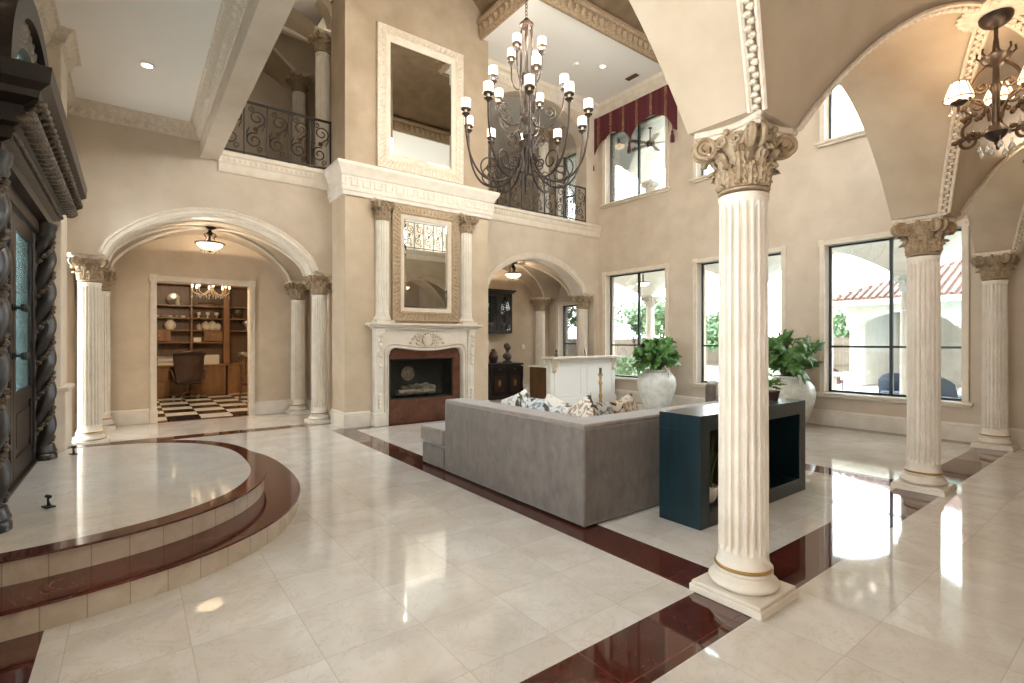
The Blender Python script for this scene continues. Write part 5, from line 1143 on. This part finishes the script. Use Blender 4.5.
def door(k, y0, y1, hy):
    t = bpy.data.objects.new('door_%d' % k, None); C.objects.link(t); t.location = (XL - .04, y0, .33); struct(t); w = y1 - y0
    m = MB(); s = .11
    m.box(-.03, 0, 0, .025, s, 2.24); m.box(-.03, w - s, 0, .025, w, 2.24); m.box(-.03, s, 0, .025, w - s, .18); m.box(-.03, s, .62, .025, w - s, .74); m.box(-.03, s, 2.12, .025, w - s, 2.24); m.box(-.015, s, .18, .01, w - s, .62); m.box(.01, s + .06, .25, .022, w - s - .06, .55)
    m.build('leaf', M['dkwood'], t, bevel=.006)
    m = MB(); m.box(-.01, s, .74, .008, w - s, 2.12); m.build('door_glass', M['doorglass'], t, smooth=0)
    for z in (1.05, 1.45) if hy else (1.05,):
        m = MB(); yy = w - .05 if hy > 0 else .05; m.lathe([(0, 0), (.03, 0), (.03, .008), (.01, .012), (.01, .045), (.03, .055), (.034, .075), (.02, .09), (0, .092)], 16); m.xf(Matrix.Translation((.025, yy, z)) @ Matrix.Rotation(PI / 2, 4, 'Y')); m.build('door_knob', M['black'], t)
door(1, DC + .005, DC + 1.02, -1); door(2, DC - 1.02, DC - .005, 1)
def doorstop(label, x, y, rz):
    t = thing('door_stop', label, 'door stop', (x, y, .3), rz); t.scale = (.72, .72, .72); m = MB(); m.box(-.035, -.07, 0, .035, .05, .012); m.tube([(0, 0, .01), (0, 0, .11)], .010, 8); m.tube([(0, -.05, .012), (0, 0, .07)], .007, 6); m.build('stand', M['black'], t)
    m = MB(); m.tube([(0, -.035, .105), (0, .03, .105)], .017, 10); m.build('bumper', M['black'], t)
doorstop('black metal door stop on the platform marble nearest the left edge', *(-.48, 4.95), .5); doorstop('black metal door stop on the platform by the far twisted column', -.49, 7.10, .4)
# ------------------------------------------------------------------ outdoors
XO = 13.1; OB = [1.8, 5.12, 8.44, 11.76, -1.52]; OA = 1.44
g = MB(); g.add([(10.35, -30, -.03), (16, -30, -.03), (16, 40, -.03), (10.35, 40, -.03)], [(0, 1, 2, 3)]); g.add([(16, -30, -.05), (34, -30, -.05), (34, 9.5, -.05), (16, 9.5, -.05)], [(0, 1, 2, 3)]); struct(g.build('floor_patio', M['patio'], smooth=0, recalc=False))
g = MB(); g.add([(16, 9.5, -.06), (90, 9.5, -.06), (90, 90, -.06), (-40, 90, -.06), (-40, 18, -.06), (10.35, 18, -.06), (16, 18, -.06)], [(0, 1, 2, 3, 4, 5, 6)]); g.add([(34, -60, -.06), (120, -60, -.06), (120, 9.5, -.06), (34, 9.5, -.06)], [(0, 1, 2, 3)]); struct(g.build('floor_lawn', M['lawn'], smooth=0, recalc=False))
def loggia(z0, zs, rise, ztop, tag_):
    g = MB()
    for y0, y1 in ((-.0, 0),): pass
    # arcade along y at x = XO
    N = 24; c = -3.0; parts = sorted(OB)
    for yc in parts:
        a, b = yc - OA, yc + OA
        if a > c: g.box(XO - .22, c, zs, XO + .22, a, ztop)
        f = lambda x: (lambda u, v: (x, a + (b - a) * u, arch_z(2 * u - 1, zs, rise) * (1 - v) + ztop * v))
        g.grid(f(XO - .22), N, 1); g.grid(f(XO + .22), N, 1); g.grid(lambda u, v: (XO - .22 + .44 * v, a + (b - a) * u, arch_z(2 * u - 1, zs, rise)), N, 1); c = b
    g.box(XO - .22, c, zs, XO + .22, 13.4, ztop); struct(g.build('wall_loggia_' + tag_, M['outstone'], smooth=30))
    g = MB(); xc, hb = 11.62, 1.26; xs = sorted({10.36, XO - .22} | {xc + hb * k / 12 for k in range(-12, 13)}); ys = sorted({yc + OA * k / 12 for yc in OB for k in range(-12, 13)})
    P = [(x, y, zs + rise * max(1 - max(0, 1 - (XO - .22 - x) / 1.3) ** 2, 1 - (min(abs(y - q) for q in OB) / OA) ** 2)) for y in ys for x in xs]; w = len(xs)
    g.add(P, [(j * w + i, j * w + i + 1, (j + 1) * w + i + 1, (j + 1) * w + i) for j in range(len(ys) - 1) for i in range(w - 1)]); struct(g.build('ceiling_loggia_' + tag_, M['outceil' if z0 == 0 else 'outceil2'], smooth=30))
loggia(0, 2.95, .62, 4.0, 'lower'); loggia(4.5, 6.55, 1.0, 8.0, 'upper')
g = MB(); g.box(10.36, -2.7, 4.1, XO + .25, 13.4, 4.4); struct(g.build('floor_loggia', M['outstone'], smooth=0))
g = MB(); g.box(10.36, -2.7, 8.0, XO + .5, 13.4, 8.2); struct(g.build('ceiling_loggia_roof', M['outstone'], smooth=0))
def out_col(h, label, loc):
    t = thing('loggia_column', label, 'column', loc, 0, 'white columns of the outdoor loggia'); m = MB(); m.box(-.2, -.2, 0, .2, .2, .08); m.lathe([(0, .08), (.19, .08), (.2, .12), (.17, .17), (.15, .2), (0, .2)], 24); m.build('base', M['outstone'], t)
    m = MB(); m.lathe([(.145, .2), (.14, 1), (.125, h - .38), (.14, h - .37), (.12, h - .34)], 24); m.build('shaft', M['outstone'], t)
    c, ab = make_capital(); c.xf(Matrix.Translation((0, 0, h - .40)) @ Matrix.Diagonal((.9, .9, .9, 1))); m = MB(); m.prism([(-.21, -.21), (.21, -.21), (.21, .21), (-.21, .21)], h - .05, h); c.put(m); c.build('capital', M['outstone'], t, smooth=50); return t
lc = out_col(2.95, 'white loggia column seen through the corner window', (XO, 10.1, 0))
dup(lc, (XO, 6.78, 0), 0, 'white loggia column outside, hidden mostly behind the near column'); dup(lc, (XO, 3.46, 0), 0, 'white loggia column seen through the big right window')
lu = out_col(2.15, 'upper loggia column seen through the upper corner window', (XO, 10.1, 4.4)); dup(lu, (XO, 6.78, 4.4), 0, 'upper loggia column seen above the second window'); dup(lu, (XO, 3.46, 4.4), 0, 'upper loggia column behind the upper window by the arcade arch')
fan = thing('ceiling_fan', 'dark ceiling fan on the upper loggia seen through the corner window', 'ceiling fan', (11.7, 9.02, 7.1), .3)
m = MB(); m.lathe([(0, -.12), (.08, -.11), (.13, -.05), (.12, .04), (.05, .08), (.02, .1), (.02, .4), (.06, .43), (0, .44)], 20); m.build('motor', M['black'], fan)
for k in range(5):
    a = k * 2 * PI / 5; m = MB(); m.prism([(.12, -.03), (.22, -.07), (.66, -.08), (.70, 0), (.66, .07), (.22, .06), (.12, .03)], -.012, .0); m.xf(Matrix.Rotation(a, 4, 'Z') @ Matrix.Rotation(.2, 4, 'X')); m.build('blade', M['wooddk'], fan, smooth=0)
m = MB(); m.lathe([(0, -.24), (.06, -.22), (.08, -.16), (.06, -.12), (0, -.12)], 18); m.build('light_globe', M['bowl'], fan)
for k, (y, z) in enumerate(((8.5, 3.57), (8.5, 7.55))):
    t = thing('loggia_lamp', ('flush bowl lamp under the lower loggia vault', 'flush bowl lamp under the upper loggia vault')[k], 'lamp', (11.62, 10.1 if k else 9.2, z - (.5 if k == 0 else .3))); m = MB(); m.lathe([(0, 0), (.1, .01), (.17, .06), (.18, .10), (0, .11)], 24); m.build('bowl', M['bowl'], t); m = MB(); m.lathe([(.175, .09), (.19, .1), (.19, .115), (0, .12)], 24); m.tube([(0, 0, .11), (0, 0, .55)], .02, 8); m.build('mount', M['bronze'], t)
# pavilion
pv = thing('pavilion', 'white pool pavilion with a tiled hip roof beyond the big window', 'pavilion', (19.6, 6.9, 0))
a, b = 9.0, -13.0
m = MB(); m.add([(-.5, .5, 2.85), (a + .5, .5, 2.85), (a + .5, b, 2.85), (-.5, b, 2.85), (4.5, -4.5, 5.0), (4.5, b, 5.0)], [(0, 1, 4), (1, 2, 5, 4), (0, 4, 5, 3), (2, 3, 5), (0, 3, 2, 1)]); m.build('roof', M['rooftile'], pv, smooth=0)
m = MB()
def tiles(P, Q, U, n, rows):
    P, Q, U = Vector(P), Vector(Q), Vector(U)
    for i in range(n):
        s = (i + .5) / n
        lo = P.lerp(Q, s)
        m.tube([lo, lo + U * (1 - 0)], .09, 6)
for i in range(58):
    y = .4 - i * .22; h = min(1, (.5 - y) / 5) ; m.tube([(-.55, y, 2.90), (-.55 + 5.0 * h, y, 2.90 + 2.15 * h)], .06, 6)
for i in range(40):
    x = -.3 + i * .235; h = min(1, (x + .5) / 5, (a + .5 - x) / 5); h = max(.02, h); m.tube([(x, .55, 2.90), (x, .55 - 5.0 * h, 2.90 + 2.15 * h)], .085, 6)
m.build('tile_ridges', M['rooftile'], pv, smooth=50)
m = MB(); m.box(-.6, b, 2.68, a + .6, .6, 2.86); m.build('fascia', M['outstone'], pv, smooth=0)
m = MB(); c = 0
xa = [(-1.55, 1.25)]
for k in range(4):
    yc = -1.6 - 3.1 * k; A_0, B_0 = yc - 1.25, yc + 1.25
    f = lambda x: (lambda u, v: (x, A_0 + 2.5 * u, arch_z(2 * u - 1, 1.98, .48) * (1 - v) + 2.7 * v))
    m.grid(f(0), 20, 1); m.grid(f(.35), 20, 1); m.grid(lambda u, v: (.35 * v, A_0 + 2.5 * u, arch_z(2 * u - 1, 1.98, .48)), 20, 1); m.box(0, B_0, 1.98, .35, B_0 + .6, 2.7) if k else None
m.box(0, -.35, 1.98, .35, 0, 2.7); m.box(.35, -.35, 2.2, a, 0, 2.7); m.build('arcade', M['outstone'], pv, smooth=30)
m = MB(); m.box(4.2, b, 0, 4.4, .0, 2.7); m.box(0.35, b, 2.6, 4.2, -.35, 2.66); m.box(.7, -.32, 0, a, -.06, 2.7); m.build('rear_wall', M['outstone'], pv, smooth=0)
for k in range(5):
    y = -.05 - 3.1 * k - (.125 if k == 0 else 0); m = MB(); m.box(-.03, y - .2, 0, .38, y + .2, .12); m.lathe([(.16, .12), (.16, .2), (.14, .25), (.125, 1.8), (.15, 1.84), (.15, 1.9), (0, 1.9)], 20, c=(.175, y, 0)); m.box(-.03, y - .2, 1.9, .38, y + .2, 1.99); m.build('column', M['outstone'], pv)
# pool
m = MB(); m.box(15.3, -6, -.04, 18.6, 4.7, -.012); o = m.build('pool_water', M['pool'], smooth=0); tag(o, 'turquoise swimming pool outside the big window', 'pool')
m = MB()
for q in ((15.0, -6.3, 18.9, -6.0), (15.0, 4.7, 18.9, 5.0), (15.0, -6, 15.3, 4.7), (18.6, -6, 18.9, 4.7)): m.box(q[0], q[1], -.05, q[2], q[3], .02)
o = m.build('pool_coping', M['outstone'], smooth=0); tag(o, 'pale stone coping around the turquoise pool', 'pool edge')
def patio_chair(label, x, y, rz, mat):
    t = thing('patio_chair', label, 'chair', (x, y, -.03), rz, None); t.scale = (.85, .85, .8)
    rbox('seat', mat, -.34, -.34, .30, .34, .34, .44, t, .04); m = MB(); m.grid(lambda u, v: ((u - .5) * .74, .30 + .10 * v - .25 * (2 * u - 1) ** 2, .30 + .66 * v - .2 * abs(2 * u - 1) ** 3 * v), 12, 8); m.grid(lambda u, v: ((u - .5) * .74, .36 + .10 * v - .25 * (2 * u - 1) ** 2, .30 + .66 * v - .2 * abs(2 * u - 1) ** 3 * v), 12, 8); m.build('back', mat, t)
    for q in (-.3, .3):
        for w in (-.3, .3): m = MB(); m.lathe([(0, 0), (.02, 0), (.025, .31), (0, .31)], 8, c=(q, w, 0)); m.build('leg', M['black'], t)
patio_chair('dark red patio chair outside at the left of the big window', 17.2, 6.5, 1.6, M['maroon']); patio_chair('blue grey patio chair outside behind the arcade column', 14.4, 4.05, -1.2, M['outfab']); patio_chair('blue grey patio chair outside at the right edge of the big window', 14.4, 3.04, .8, M['outfab'])
pt = thing('patio_table', 'pale patio table outside by the poolside chairs', 'table', (14.0, 5.2, -.03)); m = MB(); m.lathe([(0, .68), (.6, .68), (.62, .71), (.6, .74), (0, .74)], 32); m.build('top', M['outstone'], pt); m = MB(); m.lathe([(0, 0), (.3, 0), (.3, .04), (.06, .08), (.05, .68), (0, .68)], 16); m.build('pedestal', M['outstone'], pt)
# fence
fn = thing('garden_fence', 'tall brown wooden fence along the lawn outside', 'fence', (29, 0, -.06))
m = MB()
for i in range(190): y = 4 + i * .155; m.box(-.012 + .006 * (i % 2), y, .05, .012, y + .145, 1.75 + .015 * (i % 3))
m.build('boards', M['fence'], fn, smooth=0)
m = MB(); m.box(-.05, 4, .35, -.012, 33.4, .44); m.box(-.05, 4, 1.4, -.012, 33.4, 1.49); m.build('rails', M['fence'], fn, smooth=0)
for i in range(10): m = MB(); m.box(.015, 4 + i * 3.2, 0, .11, 4.1 + i * 3.2, 1.85); m.build('post', M['fence'], fn, smooth=0)
def tree(label, x, y, h, w, mat, n=1500, trunk=True, nm='tree', ls=.16, zb=.35):
    t = thing(nm, label, 'tree' if trunk else 'shrub', (x, y, -.06), R.uniform(0, 6), 'garden trees and shrubs'); m = MB(); B = []
    for i in range(9): a = R.uniform(0, 2 * PI); r = R.uniform(.1, .62) * w / 2; B.append((r * cos(a), r * sin(a), h * R.uniform(zb + .12, .86), R.uniform(.26, .42) * w / 2 + .1))
    for i in range(n):
        bx, by, bz, br = B[i % 9]; a, e = R.uniform(0, 2 * PI), math.asin(R.uniform(-1, 1)); q = br * R.uniform(.55, 1.05)
        c = Vector((bx + q * cos(a) * cos(e), by + q * sin(a) * cos(e), max(.05, bz + q * sin(e) * 1.1))); u = Vector((R.uniform(-1, 1), R.uniform(-1, 1), R.uniform(-1, 1))).normalized(); v = u.orthogonal().normalized(); s = ls * R.uniform(.7, 1.4)
        m.add([c - u * s, c + v * s * .5, c + u * s, c - v * s * .5], [(0, 1, 2, 3)])
    m.build('crown', mat, t, smooth=0, recalc=False)
    k = MB(); k.tube([(0, 0, 0), (.05, 0, h * .3), (0, .04, h * .62)], [.05 * h / 4 + .03, .04 * h / 4 + .02, .02], 8)
    for i in range(5): bx, by, bz, _ = B[i]; k.tube([(.03, .02, h * .3), (bx * .5, by * .5, (h * .3 + bz) / 2 + .1), (bx, by, bz)], [.03, .02, .01], 6)
    k.build('trunk', M['bark'], t)
for i, (x, y, h, w, mk, l) in enumerate(((21.0, 20.0, 5.6, 4.0, 'tree', 'tall pale green tree filling the left half of the corner window'), (24.6, 18.2, 4.4, 3.2, 'tree', 'pale green tree right of the loggia column in the corner window'), (17.2, 22.0, 5.0, 3.2, 'treedk', 'darker tree at the left edge of the corner window'),
        (27.5, 16.2, 3.2, 2.8, 'treedk', 'round tree behind the fence seen by the second window'), (33, 11.9, 3.1, 3.8, 'treedk', 'tree beside the pavilion roof at the left of the big window'), (33, 19, 3.2, 3.6, 'tree', 'low tree above the fence in the second window'), (36, 9.6, 3.0, 3.0, 'treedk', 'far tree behind the pavilion columns'), (28, 23, 4.6, 4, 'tree', 'pale tree behind the fence at the corner window'), (13.8, 25, 5.5, 4.5, 'treedk', 'dark tree outside the bar window'))):
    tree(l, x, y, h, w, M[mk])
tree('round bright green shrub at the bottom of the corner window', 14.9, 12.5, .95, 1.3, M['tree'], 900, False, 'shrub', .07, .2); tree('purple leaved shrub right of the green shrub outside', 15.8, 11.9, .85, 1.0, M['purple'], 700, False, 'shrub', .07, .2); tree('small potted looking green shrub outside the second window', 16.4, 9.0, 1.1, .9, M['tree'], 700, False, 'shrub', .07, .2)

# ------------------------------------------------------------------ light and camera
W = bpy.data.worlds.new('World'); SC.world = W; W.use_nodes = True; nt = W.node_tree; bg = nt.nodes['Background']
tc = nt.nodes.new('ShaderNodeTexCoord'); sp = node(nt, 'ShaderNodeSeparateXYZ'); nt.links.new(tc.outputs['Generated'], sp.inputs[0])
nt.links.new(mixc(nt, ramp(nt, sp.outputs[2], -.05, .7), (.93, .97, 1, 1), (.78, .90, 1, 1)), bg.inputs[0]); bg.inputs[1].default_value = SKY
for k in range(10): a = .31 + k * 2 * PI / 10; lamp('chandelier_bulb', (CX + .87 * cos(a), CY + .87 * sin(a), 4.85), BULB)
for k in range(5): a = -2.0 + k * 2 * PI / 5; lamp('chandelier_bulb', (CX + .53 * cos(a), CY + .53 * sin(a), 5.28), BULB)
for k in range(4): a = .35 + k * PI / 2; lamp('chandelier_bulb', (CX + .25 * cos(a), CY + .25 * sin(a), 5.75), BULB)
for k in range(6): a = .2 + k * PI / 3; lamp('crystal_bulb', (4.72 + .28 * cos(a), .80 + .28 * sin(a), 3.30), CBULB, (1, .72, .46), .03)
cam = bpy.data.cameras.new('Camera'); cam.sensor_width = 36; cam.lens = 36 * 504.5 / 1024; cam.clip_start = .05; cam.clip_end = 400
co_ = bpy.data.objects.new('Camera', cam); C.objects.link(co_); co_.location = (0, 0, 1.5); co_.rotation_euler = (PI / 2, 0, -math.atan2(.6027, .798)); SC.camera = co_
vs_ = SC.view_settings; vs_.view_transform = 'Standard'; vs_.look = 'None'; vs_.gamma = 1; vs_.exposure = EXPO; vs_.use_curve_mapping = False
